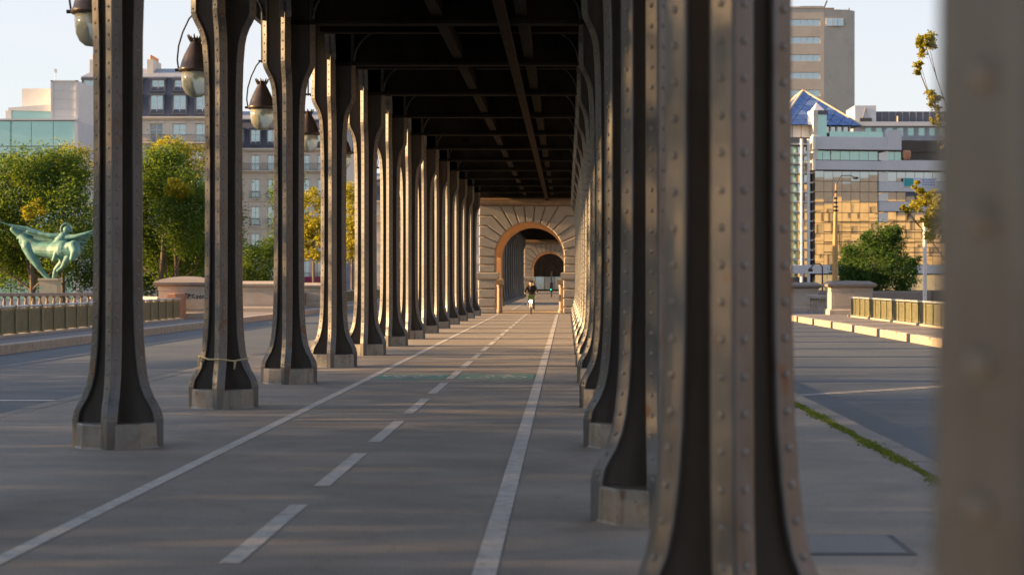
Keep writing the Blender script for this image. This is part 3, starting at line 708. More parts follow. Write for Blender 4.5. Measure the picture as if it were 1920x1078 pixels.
make_tree('plane_tree', 'yellow tipped tree crown above the twin trunked tree', gb(345,150), 12.0, [el(320,285,42,28,150,2), el(368,300,30,40,150,1), el(330,355,26,20,136,1)], 6500, 'leafy', 14, .16, 'trees beyond the left railing', trunk=.18)
make_tree('shrub', 'dense dark green shrub between the second and third left columns', gb(480,150,-2.5), 4.0, [el(480,500,45,45,150,2), el(510,470,30,30,152,1), el(455,490,36,45,150,1)], 9000, 'leaf', 15, .16, None, trunk=.15, cat='shrub')
make_tree('plane_tree', 'golden yellow tree glimpsed right of the third left column', gb(588,175), 9, [el(585,400,30,50,175,2), el(590,450,30,40,175,2)], 4200, 'leafy', 16, .26, None, trunk=.2)
make_tree('plane_tree', 'golden yellow tree glimpsed right of the fourth left column', gb(660,185), 10, [el(660,390,26,60,185,2), el(655,450,26,45,185,2)], 3600, 'leafy', 17, .26, None, trunk=.2)
make_tree('plane_tree', 'bushy dark green tree in front of the glass office building', gb(1645,140), 7.0,
          [el(1640,490,60,45,140,3), el(1655,455,35,36,140,2), el(1600,500,34,40,141,1.5), el(1690,510,34,34,139,1.5), el(1645,530,70,25,141,1.5), el(1672,440,16,24,140,.5), el(1625,452,16,22,140,.4), el(1585,478,14,22,140,.3), el(1712,495,14,20,139,.3)], 26000, 'leafd', 18, .16, None)
RT = 78
make_tree('plane_tree', 'tree whose yellow leaved branches reach in beside the blurred right column', gb(1960,RT), 13,
          [el(1735,85,20,26,RT,.5,.5), el(1722,128,12,16,RT,.25,.3), el(1752,190,14,22,RT,.3,.4), el(1755,225,10,12,RT,.15,.3), el(1740,385,32,28,RT,.7,.8), el(1722,352,10,14,RT,.2,.3), el(1700,392,14,6,RT,.15,.3), el(1758,430,22,34,RT,.6,.6), el(1930,250,120,200,RT,6), el(2040,120,120,200,RT,5)], 26000, 'leafy', 19, .14, None, trunk=.17)
# wood on the embankment left of the bridge (its shade falls on the near part of the path)
for i, (x, y, h, r) in enumerate([(-36,5.5,17,4.4),(-33,10.5,16.5,4.6),(-37,16,18.5,4.8),(-33,22,16.5,4.6),(-36.5,29,18,4.8),(-34,36,15.5,4.2),(-37,43,14.0,3.6)]):
    c = Vector((x, y, h*.38))
    make_tree('plane_tree', 'tree on the embankment left of the bridge outside the picture, %s' % (ORD[i] + (' to the camera' if i == 0 else ' along the bank')), (x, y, -3), h,
              [(c, r, r, h*.46, 3), (c+Vector((0,r*.5,h*.2)), r*.7, r*.7, h*.25, 1), (c+Vector((0,-r*.6,-h*.1)), r*.7, r*.7, h*.3, 1)], (22000 if y < 20 else 17000 if y < 34 else 7000), 'leaf', 40+i, .27, 'trees on the left embankment', airy=True)
make_tree('plane_tree', 'dark green tree wall low behind the statue and left railing', gb(100,165), 6, [el(20,490,110,60,152,3), el(140,480,70,70,152,2), el(260,490,90,65,154,3), el(360,490,80,60,154,2), el(440,515,60,36,156,1)], 42000, 'leafd', 30, .2, None, trunk=.06)
for i, (px, Y, zt) in enumerate(((235,160,12),(420,178,13.5),(540,196,13))):  # trees added to shade the path between the arches
    make_tree('plane_tree', 'dark green tree added for shade, mostly hidden behind the %s left column' % ORD[i].replace('nearest','first'), gb(px,Y), zt, [el(px,345+i*12,26,70,Y,3), el(px-6,440,28,60,Y,2), el(px+8,420,24,70,Y,2)], 12000, 'leaf', 60+i, .22, 'added shade trees behind the left columns')

# ------------------------------------------------------------------ buildings
def window_meshes(w_, h_, mull=2, trans=2):
    m = MB(); b = .07
    m.box(0, w_, -.05, .05, 0, b); m.box(0, w_, -.05, .05, h_-b, h_); m.box(0, b, -.05, .05, b, h_-b); m.box(w_-b, w_, -.05, .05, b, h_-b)
    for k in range(1, mull): x = w_*k/mull; m.box(x-.04, x+.04, -.045, .045, b, h_-b)
    for k in range(1, trans+1): z_ = h_*k/(trans+1); m.box(b, w_-b, -.03, .03, z_-.025, z_+.025)
    p = MB().box(.03, w_-.03, -.012, .012, .03, h_-.03)
    return m.mesh('window'), p.mesh('pane')
def wall_with_openings(m, x0, x1, z0, z1, ops, y0, y1):
    """ops: list of (xa, xb, za, zb) on a regular grid of rows"""
    rows = sorted(set((o[2], o[3]) for o in ops)); z = z0
    for za, zb in rows:
        if za > z: m.box(x0, x1, y0, y1, z, za)
        x = x0
        for o in sorted(o for o in ops if (o[2], o[3]) == (za, zb)):
            if o[0] > x: m.box(x, o[0], y0, y1, za, zb)
            x = o[1]
        if x < x1: m.box(x, x1, y0, y1, za, zb)
        z = zb
    if z < z1: m.box(x0, x1, y0, y1, z, z1)
def balcony(t, x0, x1, z, dep=.7):
    s_ = obj('balcony', MB().box(x0, x1, -dep, 0, z-.14, z), M['haus'], t)
    m = MB(); n_ = int((x1-x0)/.16)
    for k in range(n_+1): x = x0+(x1-x0)*k/n_; m.box(x-.014, x+.014, -dep+.02, -dep+.05, z, z+.95)
    m.box(x0, x1, -dep+.01, -dep+.06, z+.95, z+1.0); m.box(x0, x1, -dep+.01, -dep+.06, z+.12, z+.16)
    obj('balcony_rail', m, M['dark'], s_)
def haussmann(lab, X0, X1, Y, zg, floors, bays, ww, mans, name='apartment_building', rz=0):
    """floors: list of (z_floor, win_h, long_balcony); mans: (z0, z1, z2, rows of dormers)"""
    t = thing(name, lab, 'building', (X0, Y, 0), rz); W_ = X1-X0
    xs = [W_*(k+.5)/bays for k in range(bays)]
    ops = [(x-ww/2, x+ww/2, zf+.1, zf+.1+h) for zf, h, lb in floors for x in xs]
    ztop = mans[0]
    m = MB(); wall_with_openings(m, 0, W_, zg, ztop, ops, 0, .45)
    m.box(0, .45, .45, 13, zg, ztop); m.box(W_-.45, W_, .45, 13, zg, ztop); m.box(.45, W_-.45, 12.5, 13, zg, ztop); m.box(.45, W_-.45, .5, .6, zg, ztop)
    obj('wall', m, M['haus'], t)
    for zf, h, lb in floors:
        wm, pm = window_meshes(ww, h)
        for x in xs:
            wn = obj('window', wm, M['white'], t, (x-ww/2, .30, zf+.1)); obj('pane', pm, M['glass'], wn, (0, .03, 0))
            obj('lintel', MB().box(x-ww/2-.2, x+ww/2+.2, -.12, 0, zf+.1+h+.05, zf+.1+h+.35), M['haus'], t)
            if not lb: balcony(t, x-ww/2-.15, x+ww/2+.15, zf+.08, .35)
        obj('string_course', MB().box(-.05, W_+.05, -.16, 0, zf-.32, zf-.10), M['haus'], t)
        if lb: balcony(t, -.1, W_+.1, zf+.06)
    obj('cornice', MB().loft([[(-.1,-.15,ztop-.5),(W_+.1,-.15,ztop-.5),(W_+.1,.4,ztop-.5),(-.1,.4,ztop-.5)],[(-.4,-.6,ztop-.2),(W_+.4,-.6,ztop-.2),(W_+.4,.4,ztop-.2),(-.4,.4,ztop-.2)],[(-.4,-.6,ztop),(W_+.4,-.6,ztop),(W_+.4,.4,ztop),(-.4,.4,ztop)]]), M['haus'], t)
    z0, z1, z2, rows = mans
    rf = obj('roof', MB().loft([[(0,.2,z0),(W_,.2,z0),(W_,12.8,z0),(0,12.8,z0)],[(.5,1.5,z1),(W_-.5,1.5,z1),(W_-.5,11.5,z1),(.5,11.5,z1)]]), M['slate'], t)
    obj('upper_roof', MB().loft([[(.3,1.3,z1),(W_-.3,1.3,z1),(W_-.3,11.7,z1),(.3,11.7,z1)],[(.3,1.3,z1+.15),(W_-.3,1.3,z1+.15),(W_-.3,11.7,z1+.15),(.3,11.7,z1+.15)],[(1.5,5,z2),(W_-1.5,5,z2),(W_-1.5,8,z2),(1.5,8,z2)]]), M['zinc'], rf)
    for (zd, hd, wd) in rows:
        wm, pm = window_meshes(wd, hd)
        yb = .2 + 1.3*(zd-z0)/(z1-z0) - .15
        for x in xs:
            d = obj('dormer', MB().box(x-wd/2-.2, x-wd/2, yb, yb+2, zd-.1, zd+hd).box(x+wd/2, x+wd/2+.2, yb, yb+2, zd-.1, zd+hd).box(x-wd/2-.28, x+wd/2+.28, yb-.1, yb+2, zd+hd, zd+hd+.22).box(x-wd/2-.25, x+wd/2+.25, yb-.08, yb+1, zd-.2, zd-.02), M['slate'], t)
            obj('window', wm, M['white'], d, (x-wd/2, yb+.25, zd)); obj('pane', pm, M['glass'], d, (x-wd/2, yb+.29, zd))
    for x in (1.0, W_*.48, W_-1.6):
        ch = obj('chimney', MB().box(x, x+.8, 3, 8, z1-1, z2+1.0), M['haus'], t)
        for k in range(5): obj('chimney_pot', MB().lathe([(.16,0),(.15,.5),(.18,.52),(.18,.6)], 8, (x+.4, 3.5+k, z2+1.0)), M['clay'], ch)
    return t
k250 = 250/F
zA = lambda py: 1.7-(py-VY)*k250
haussmann('tall limestone apartment block with dark slate mansard and two rows of dormers', at(143,0,250).x, at(400,0,250).x, 250, -3,
          [(1.5,2.6,False),(5.6,2.6,True),(9.2,2.5,False),(12.8,2.4,False),(16.4,2.3,False),(19.6,2.4,True)], 6, 1.7, (23.0, 28.2, 29.8, [(23.5,2.35,1.65),(26.55,1.35,1.65)]))
k262 = 262/F
haussmann('cream limestone apartment block with small balconies between the second and fourth left columns', at(400,0,262).x, at(650,0,262).x, 262, -3,
          [(-2.0,2.6,False),(1.7,2.6,False),(5.4,2.6,False),(9.1,2.6,False),(12.8,2.6,False),(16.6,2.1,True)], 8, 1.15, (19.7, 23.7, 25.2, [(20.3,2.0,1.3)]))
haussmann('distant pale apartment block at the end of the left road', at(640,0,330).x, at(900,0,330).x, 330, -3,
          [(1.0,2.6,False),(4.6,2.6,False),(8.2,2.6,False),(11.8,2.4,True)], 8, 1.2, (15.4, 19, 20.4, [(16,2.0,1.3)]))
tag(obj('shop_awning', MB().loft([[(0,0,0),(3.2,0,0),(3.2,-1.4,-.5),(0,-1.4,-.5)],[(0,0,.9),(3.2,0,.9),(3.2,-1.4,-.35),(0,-1.4,-.35)]]), M['awning'], None, at(566,531,261)), 'dark red shop awning low between the third and fourth left columns', 'awning')
tag(obj('hoarding', MB().box(0, 3.2, 0, .1, 0, 4.5).box(.2,3,-.05,0,1,1.2).box(.2,3,-.05,0,2.4,2.6).box(.2,3,-.05,0,3.6,3.8), M['bluepaint'], None, at(640,545,230)), 'blue slatted hoarding glimpsed beside the fourth left column', 'hoarding')

# modern building far left
def modern_left():
    Y = 225; k = Y/F
    o = at(-60, 0, Y); t = thing('glass_office', 'teal glass office block with white roof volumes at far left', 'building', (o.x, Y, 0))
    X = lambda px: (px+60)*k
    Z = lambda py: 1.7-(py-VY)*k
    obj('body', MB().box(0, X(144), .4, 16, -3, Z(226)), M['greypanel'], t)
    obj('corner_pier', MB().box(X(140), X(146), -.05, .4, -3, Z(224)), M['greypanel'], t)
    obj('roof_edge', MB().box(0, X(146), -.1, .4, Z(226), Z(223)), M['greypanel'], t)
    pm = MB().box(.03, X(99)-X(58)-.03, 0, .15, .03, 2.9).mesh('pane')
    for px in (-60, -19, 17, 58, 99):
        wdt = 41
        for j in range(9):
            z0 = Z(226)-3.0*(j+1)
            if z0 < -3: break
            obj('pane', pm, M['tealglass'], t, (X(px), .2, z0))
    obj('upper_glass', MB().box(X(12), X(96), 2, 10, Z(226), Z(204)), M['tealglass'], t)
    obj('corner_cladding', MB().box(X(2), X(13), 1.8, 10, Z(226), Z(205)), M['whitepanel'], t)
    obj('roof_slab', MB().loft([[(X(8),1.6,Z(205)),(X(98),1.6,Z(207)),(X(98),11,Z(207)),(X(8),11,Z(205))],[(X(8),1.6,Z(200)),(X(98),1.6,Z(193)),(X(98),11,Z(193)),(X(8),11,Z(200))]]), M['whitepanel'], t)
    obj('roof_volume', MB().box(X(23), X(91), 4, 12, Z(200), Z(160)), M['white'], t)
    b = MB().box(X(91), X(143), 1, 12, Z(226), Z(151)); bl = obj('stair_block', b, M['whitepanel'], t)
    for py in (168, 184, 203, 217): obj('cladding_joint', MB().box(X(96), X(138), .96, .998, Z(py)-.05, Z(py)), M['greypanel'], bl)
    obj('edge_trim', MB().box(X(91), X(95), .9, 1, Z(226), Z(150)).box(X(138), X(143), .9, 1, Z(226), Z(150)).box(X(91), X(143), .9, 1, Z(152), Z(149.5)), M['greypanel'], bl)
    obj('mast', MB().tube([(X(83),5,Z(160)),(X(83),5,Z(126))], .06, 6).box(X(81.3), X(84.7), 4.8, 5.2, Z(128), Z(121)), M['polewhite'], t)
    obj('mast', MB().tube([(X(22.5),5,Z(200)),(X(22.5),5,Z(162))], .06, 6), M['capstone'], t)
modern_left()

# tower block right
def tower():
    Y = 330; k = Y/F
    o = at(1420, 0, Y); t = thing('tower_block', 'tall beige stone tower block with rows of windows at upper right', 'building', (o.x, Y, 0))
    X = lambda px: (px-1420)*k
    Z = lambda py: 1.7-(py-VY)*k
    xa, xb = X(1482), X(1538)
    ops = []
    rows = [Z(49)-3.03*j for j in range(16)]
    for z0 in rows: ops.append((X(1452), xb, z0, z0+1.15))
    m = MB(); wall_with_openings(m, 0, X(1545), -3, Z(16), ops, 0, .5)
    m.box(0, X(1545), .6, .7, -3, Z(16))
    obj('wall', m, M['tower'], t)
    P = [(X(1545),0),(X(1590),.6),(X(1606),2.2),(X(1609),4),(X(1609),18),(0,18),(0,.75),(X(1545),.75)]
    zz = Z(49)
    wb = MB()
    wb.loft([[(x,y,-3) for x,y in P], [(x,y,Z(18)) for x,y in P]])
    obj('wall', wb, M['tower'], t)
    # panel joints in relief
    jj = [MB().box(X(1540), X(1543.4), -.03, 0, -3, Z(16))]
    for z0 in rows:
        n_ = 7
        ww = (xb-X(1452))/n_
        wm, pm = window_meshes(ww, 1.15, 1, 0)
        for q in range(n_):
            wn = obj('window', wm, M['white'], t, (X(1452)+q*ww, .3, z0)); obj('pane', pm, M['glass'], wn, (0,.03,0))
    wm, pm = window_meshes(X(1559.5)-X(1549), 1.3, 1, 0)
    for q in range(3):
        wn = obj('window', wm, M['white'], t, (X(1549)+q*(X(1560)-X(1549)), -.06+.14*q*.5, Z(49))); obj('pane', pm, M['glass'], wn, (0,-.03,0))
    obj('parapet', MB().box(-.1, X(1545), -.12, .5, Z(16), Z(13)), M['tower'], t)
    rs = obj('roof_plant', MB().box(X(1500), X(1570), 4, 12, Z(18), Z(9)).box(X(1506), X(1550), 4.5, 10, Z(9), Z(5)), M['cornice'], t)
    obj('antenna', MB().tube([(X(1552),5,Z(9)),(X(1558),5,Z(-6))], .12, 6).tube([(X(1600),5,Z(18)),(X(1600),5,Z(8))], .1, 6), M['dark'], rs)
tower()

# office building behind on the right
def back_office():
    Y = 255; k = Y/F
    o = at(1600, 0, Y); t = thing('grey_office', 'grey office block with blue roof and tall windows behind the glass building', 'building', (o.x, Y, 0))
    X = lambda px: (px-1600)*k
    Z = lambda py: 1.7-(py-VY)*k
    ops = []
    xs = [1622+20*j for j in range(9)]
    r1, r2 = (Z(255), Z(239)), (Z(286), Z(269))
    for px in xs:
        for za, zb in (r2, r1): ops.append((X(px), X(px+13), za, zb))
    m = MB(); wall_with_openings(m, 0, X(1820), -3, Z(237), ops, 0, .4); m.box(0, X(1820), .5, 14, -3, Z(237))
    obj('wall', m, M['zinc'], t)
    for za, zb in (r1, r2):
        wm, pm = window_meshes(X(1613), zb-za, 1, 0)
        for px in xs:
            wn = obj('window', wm, M['greypanel'], t, (X(px), .25, za)); obj('pane', pm, M['tealglass'], wn, (0,.03,0))
    obj('fascia', MB().box(-.2, X(1820), -.5, 1, Z(237), Z(229)), M['greypanel'], t)
    rf = obj('roof', MB().box(X(1645), X(1820), 2, 12, Z(229), Z(207)), M['slate'], t)
    n_ = 12
    for j in range(n_): 
        x = X(1645)+(X(1800)-X(1645))*j/n_
        obj('roof_seam', MB().box(x, x+.08, 1.93, 2, Z(229), Z(207)), M['zinc'], rf)
    st_ = obj('stair_tower', MB().box(X(1605), X(1645), 1, 9, Z(232), Z(197)), M['greypanel'], t)
    obj('gable_trim', MB().prism([(X(1618),Z(226)),(X(1625),Z(201)),(X(1632),Z(226)),(X(1630.5),Z(226)),(X(1625),Z(206)),(X(1619.5),Z(226))], .9, 1), M['zinc'], st_)
    obj('vent_box', MB().box(X(1614), X(1636), .6, 1, Z(228), Z(221)), M['dark'], st_)
    obj('roof_post', MB().tube([(X(1685),.8,Z(229)),(X(1685),.8,Z(217))], .1, 6), M['cream'], t)
back_office()

# mirrored glass office
def glass_office():
    Y = 205; k = Y/F; rz = R_(9)
    o = at(1525, 0, Y)
    t = thing('mirror_office', 'office building with white floor bands and golden reflections under a glass pyramid roof', 'building', (o.x, Y, 0), rz)
    def X(px):                                   # local x on the turned facade for a photo column
        q = (px-VX)/F; c, s_ = math.cos(rz), math.sin(rz)
        return (q*Y - o.x)/(c - q*s_)
    def Z(py, px=1590):
        d = Y + X(px)*math.sin(rz); return 1.7-(py-VY)*d/F
    rnd = random.Random(8)
    WR = X(1800)
    obj('body', MB().box(.3, WR, .6, 22, -3, Z(262)), M['greypanel'], t)
    # bands
    def band(px0, px1, py0, py1, proud=.0, mt='greypanel'):
        return obj('floor_band', MB().bbox(X(px0), X(px1), -.35-proud, .6, Z(py1), Z(py0), .03), M[mt], t)
    band(1526, 1662, 257, 281); band(1526, 1650, 302, 319); band(1650, 1800, 300, 319, .02); band(1662, 1688, 243, 281, .05)
    for a, b in ((340.5,359),(378,396),(497,513)): band(1647, 1800, a, b)
    band(1480, 1650, 497, 513, .02)
    for py in (283, 321, 361, 398, 416, 435, 454, 473, 497):
        if py > 400 or py < 330:
            obj('dark_bar', MB().box(X(1545), X(1800), -.1, .3, Z(py)-.06, Z(py)+.04), M['dark'], t)  # thin dark metal bar across the panes
    # mirror panes
    def panes(px0, px1, py0, py1, nx, nz, mt='mirror'):
        x0, x1, z0, z1 = X(px0), X(px1), Z(py1), Z(py0); w_, h_ = (x1-x0)/nx, (z1-z0)/nz
        me = MB().box(-w_/2+.02, w_/2-.02, 0, .05, -h_/2+.03, h_/2-.03).mesh('pane')
        for i in range(nx):
            for j in range(nz):
                p = obj('pane', me, M[mt], t, (x0+(i+.5)*w_, .02, z0+(j+.5)*h_))
                p.rotation_euler = (R_(rnd.gauss(0,.12)), 0, R_(rnd.gauss(0,.2)))
    obj('mullion_grid', MB().box(X(1528), WR, .1, .6, -3, Z(262)), M['dark'], t)
    panes(1528, 1646, 321, 497, 7, 9)
    panes(1647, 1800, 321, 340, 9, 1); panes(1647, 1800, 360, 377.5, 9, 1); panes(1647, 1800, 397, 497, 9, 6)
    panes(1528, 1557, 283, 301, 2, 1, 'tealglass'); panes(1558, 1646, 283, 301, 5, 1, 'tealglass'); panes(1664, 1690, 283, 300, 2, 1, 'tealglass')
    panes(1528, 1800, 515, 545, 12, 1, 'glass')
    # white splayed panels beside the recessed bays
    for py0, py1 in ((283,300),(321,340),(360,377),(397,416)):
        obj('splay_panel', MB().prism([(X(1647),Z(py1)),(X(1664),Z(py1)),(X(1664),Z(py0)),(X(1647),Z(py0+4))], -.2, .02), M['white'], t)
    # banner
    bn = obj('banner', MB().box(X(1692), X(1754), -.42, -.36, Z(351,1720), Z(334.5,1720)), M['lilac'], t)
    bt = obj('banner_emblem', MB().box(X(1693), X(1710), -.44, -.42, Z(350,1720), Z(335,1720)), M['teal'], bn)
    lm = MB()
    for r_ in range(3):
        x = X(1727)
        while x < X(1750):
            wl = rnd.uniform(.12,.3); lm.box(x, x+wl, -.435, -.42, Z(339+r_*4.6,1720), Z(337+r_*4.6,1720)); x += wl+.1
    obj('banner_lettering', lm, M['bluepaint'], bn)
    # terrace: winter garden and balustrade glass
    obj('terrace_glass', MB().box(X(1555), X(1655), -.1, -.06, Z(257), Z(247)), M['tealglass'], t)
    obj('corner_turret', MB().box(X(1533), X(1550), .0, 3, Z(257), Z(216)), M['tealglass'], t)
    obj('turret_cap', MB().box(X(1531), X(1552), -.1, 3.1, Z(216), Z(208)), M['slate'], t)
    obj('turret_pier', MB().box(X(1524), X(1532.5), -.2, 2, Z(300), Z(208)), M['haus'], t)
    m = MB()
    xa, xb = X(1460), X(1618); zb, za = Z(236), Z(163); ax, ay = X(1507)+1.5, 5.5
    for px in (1560, 1572, 1584, 1596): obj('garden_post', MB().box(X(px), X(px)+.15, .8, .95, Z(257), Z(233)), M['haus'], t)
    obj('garden_glass', MB().box(X(1552), X(1600), 1.0, 1.1, Z(257), Z(234)), M['mirror'], t)
    # pyramid with lattice: faces split into panes
    base = [Vector((xa,.2,zb)), Vector((xb,.2,zb)), Vector((xb,11,zb)), Vector((xa,11,zb))]; ap = Vector((ax, ay, za))
    py = obj('pyramid', MB().add([*base, ap], [(0,1,4),(1,2,4),(2,3,4),(3,0,4)]), M['dark'], t)
    nr = 7
    for f in range(4):
        A, B = base[f], base[(f+1) % 4]; nrm = (B-A).cross(ap-A).normalized()
        if nrm.z < 0: nrm = -nrm
        def pt(i, j):                            # row i from base, column j
            a_ = A.lerp(ap, i/nr); b_ = B.lerp(ap, i/nr); return a_.lerp(b_, j/max(nr-i, 1)) if nr-i else ap
        tris = []
        for i in range(nr):
            for j in range(nr-i):
                tris.append((pt(i,j), pt(i,j+1), pt(i+1,j)))
                if j < nr-i-1: tris.append((pt(i,j+1), pt(i+1,j+1), pt(i+1,j)))
        for q, tr in enumerate(tris):
            c = (tr[0]+tr[1]+tr[2])/3; tl = nrm*.04 + Vector((rnd.gauss(0,.01),rnd.gauss(0,.01),0))
            vv = [c+(v-c)*.93+nrm*.03 for v in tr]
            obj('roof_pane', MB().loft([[v for v in vv], [v+tl for v in vv]]), M['bluemirror'] if rnd.random() < (.8 if f == 0 else .6) else M['bluemirror2'], py)
        obj('hip_rib', MB().tube([A+Vector((0,0,.05)), ap+Vector((0,0,.08))], .12, 6), M['cream'], py)
    obj('small_pyramid', MB().add([(X(1526),-.1,Z(210)),(X(1548),-.1,Z(210)),(X(1548),2,Z(210)),(X(1526),2,Z(210)),(X(1536),1,Z(192))], [(0,1,4),(1,2,4),(2,3,4),(3,0,4),(3,2,1,0)]), M['greypanel'], t)
    # glazed stair shaft with steel columns on the left corner
    obj('shaft_core', MB().box(X(1440), X(1526), 1.2, 8, -3, Z(236)), M['slate'], t)
    def shaft(px0, px1, py0, py1, nx, nz, mt):
        x0, x1, z0, z1 = X(px0), X(px1), Z(py1), Z(py0); w_, h_ = (x1-x0)/nx, (z1-z0)/nz
        me = MB().box(.03, w_-.03, 0, .05, .03, h_-.03).mesh('shaft_pane')
        for i in range(nx):
            for j in range(nz):
                p = obj('shaft_pane', me, M[mt], t, (x0+i*w_, 1.0, z0+j*h_)); p.rotation_euler = (R_(rnd.gauss(0,.5)),0,R_(rnd.gauss(0,.8)))
    shaft(1440, 1524, 230, 258, 5, 1, 'white'); shaft(1440, 1500, 275, 520, 3, 14, 'tealglass'); shaft(1500, 1524, 275, 520, 2, 14, 'mirror')
    for px in (1502, 1515):
        obj('steel_post', MB().tube([(X(px),-.2,-3),(X(px),-.2,Z(262))], .17, 8), M['polewhite'], t)
    for j in range(14): obj('shaft_beam', MB().box(X(1478), X(1524), -.15, .9, Z(270+j*18)-.12, Z(270+j*18)), M['greypanel'], t)
    for px in (1521,):
        for a, b in ((257,282),(300,320)): obj('white_panel', MB().box(X(px), X(1526), -.6, .4, Z(b), Z(a)), M['white'], t)  # plain white panel at the corner of the shaft
    obj('terrace_urn', MB().lathe([(.3,0),(.45,.3),(.5,.8),(.35,1.0)], 10, (X(1699), -.2, Z(300,1700))), M['clay'], t)
glass_office()

# sunlit stone houses across the river behind the viewer (they show in the mirror panes)
def quay_block(lab, x, y, rz, W_, fl, seed):
    t = thing('quay_building', lab, 'building', (x, y, -3), rz)
    bays = int(W_/3.4); xs = [W_*(k+.5)/bays for k in range(bays)]
    ops = [(a-.7, a+.7, 1.2+f*3.7, 3.6+f*3.7) for f in range(fl) for a in xs]
    m = MB(); wall_with_openings(m, 0, W_, 0, fl*3.7+.8, ops, 0, .4); obj('wall', m, M['quay'], t)
    obj('back_wall', MB().box(0, W_, .25, 12, 0, fl*3.7+.6), M['quayglass'], t)
    for f in range(fl): obj('string_course', MB().box(-.1, W_+.1, -.3, 0, .6+f*3.7, .95+f*3.7), M['quay'], t)
    obj('roof', MB().loft([[(0,.2,fl*3.7+.8),(W_,.2,fl*3.7+.8),(W_,12,fl*3.7+.8),(0,12,fl*3.7+.8)],[(1,2.2,fl*3.7+5),(W_-1,2.2,fl*3.7+5),(W_-1,10,fl*3.7+5),(1,10,fl*3.7+5)]]), M['slate'], t)
for i, nm in enumerate(('far left one', 'middle one', 'far right one')):
    quay_block('sunlit stone block on the quay right of the bridge, outside the picture, ' + nm, 130-.616*44*i, 115-.788*44*i, R_(232), 44, 4+(i == 1), i)

# ------------------------------------------------------------------ street furniture right
lp = thing('street_lamp', 'tall lamp mast coloured gold as if sunlit in front of the glass office', 'street lamp', gb(1566,118,-3))
k118 = 118/F
zz = lambda py: 1.7-(py-VY)*k118+3
obj('mast', MB().tube([(0,0,0),(0,0,zz(470)),(.02,0,zz(400))], [.20,.17,.12], 10), M['sun_gold'], lp)
obj('upper_mast', MB().tube([(.02,0,zz(400)),(.06,0,zz(345))], [.09,.06], 8), M['sun_gold'], lp)
for i, py in enumerate((395,388,380,372,360)): obj('ornament', MB().lathe([(.05,-.1),(.2-.02*i,0),(.05,.1)], 8, (.03,0,zz(py))), M['dark'], lp)
obj('arm', MB().tube([(.06,0,zz(346)),(.35,0,zz(330)),(.9,0,zz(329)),(1.2,0,zz(333))], .03, 6), M['dark'], lp)
obj('lamp_head', MB().ball((1.25,0,zz(334)), .14, 8, 6, (1.5,1,.6)), M['dark'], lp)
fp = thing('flag_pole', 'pale grey pole standing right of the dark green tree', 'pole', gb(1734,97,-3))
obj('pole', MB().tube([(0,0,0),(0,0,1.7-(421-VY)*97/F+3)], [.11,.10], 12), M['polewhite'], fp)
obj('cap', MB().lathe([(.12,0),(.12,.06),(.02,.1)], 10, (0,0,1.7-(421-VY)*97/F+3)), M['polewhite'], fp)
sl = thing('street_lamp', 'small dark hooked lamp left of the tall mast', 'street lamp', gb(1542,120,-3))
obj('post', MB().tube([(0,0,0),(0,0,zz(500)),(-.15,0,zz(494)),(-.5,0,zz(494)),(-.75,0,zz(503))], [.06,.05,.04,.04,.035], 8), M['dark'], sl)
obj('lamp_head', MB().lathe([(.14,-.2),(.16,-.05),(.05,.05)], 8, (-.75,0,zz(503))), M['dark'], sl)

# cord tied round second visible column
cx, cy = CXL, (PH+4)*S
zc = .66; r_ = rad(zc)+.012
m = MB(); pts = [(0,-r_,zc+.0),(r_*.5,-r_*.5,zc-.03),(r_,0,zc+.0),(r_*.5,r_*.5,zc),(0,r_,zc),(-r_*.5,r_*.5,zc),(-r_,0,zc+.03),(-r_*.5,-r_*.5,zc-.01),(0,-r_,zc)]
m.tube(pts, .012, 6); m.tube([(-r_*.92,-.06,zc+.02),(-r_*.98,-.09,zc-.10)], [.016,.008], 6); m.tube([(r_*.55,-r_*.5,zc-.03),(r_*.52,-r_*.52,zc-.14)], [.018,.01], 6)
tag(obj('tied_cord', m, M['cord'], None, (cx, cy, 0)), 'frayed pale cord tied round the foot of the second left column', 'cord')

# ------------------------------------------------------------------ things beyond the second arch
tl = thing('traffic_light', 'small traffic light showing green beyond the path', 'traffic light', (at(1034,0,196).x, 196, 0))
obj('post', MB().tube([(0,0,0),(0,0,2.6)], .06, 8), M['dark'], tl); 
obj('housing', MB().bbox(-.16,.16,-.12,.12,.55,1.5,.03), M['dark'], tl); obj('green_lens', MB().ball((-.05,-.13,.78), .07, 10, 6, (1,.3,1)), M['greenlamp'], tl)
eb = thing('station_front', 'blue grey glazed station front closing the far end of the path', 'building', (-8, 302, 0))
obj('wall', MB().box(0, 14, 0, .5, 3.2, 9), M['shade_dark'], eb); obj('transom', MB().box(0,14,0,.3,2.3,3.2), M['shade_dark'], eb)
for i in range(9):
    obj('pane', MB().box(i*1.5+.05, i*1.5+1.45, .1,.16,.3,2.3), M['glass'], eb); obj('mullion', MB().box(i*1.5-.05, i*1.5+.05, 0,.2,0,3.2), M['dark'], eb)
obj('low_wall', MB().box(0, 14, -.1, .25, 0, .3), M['shade_dark'], eb)
tag(obj('stone_step', MB().bbox(-4.2,.4,201.4,202.6,0,.14,.02), M['kerb']), 'pale stone step across the path before the far arch', 'step')

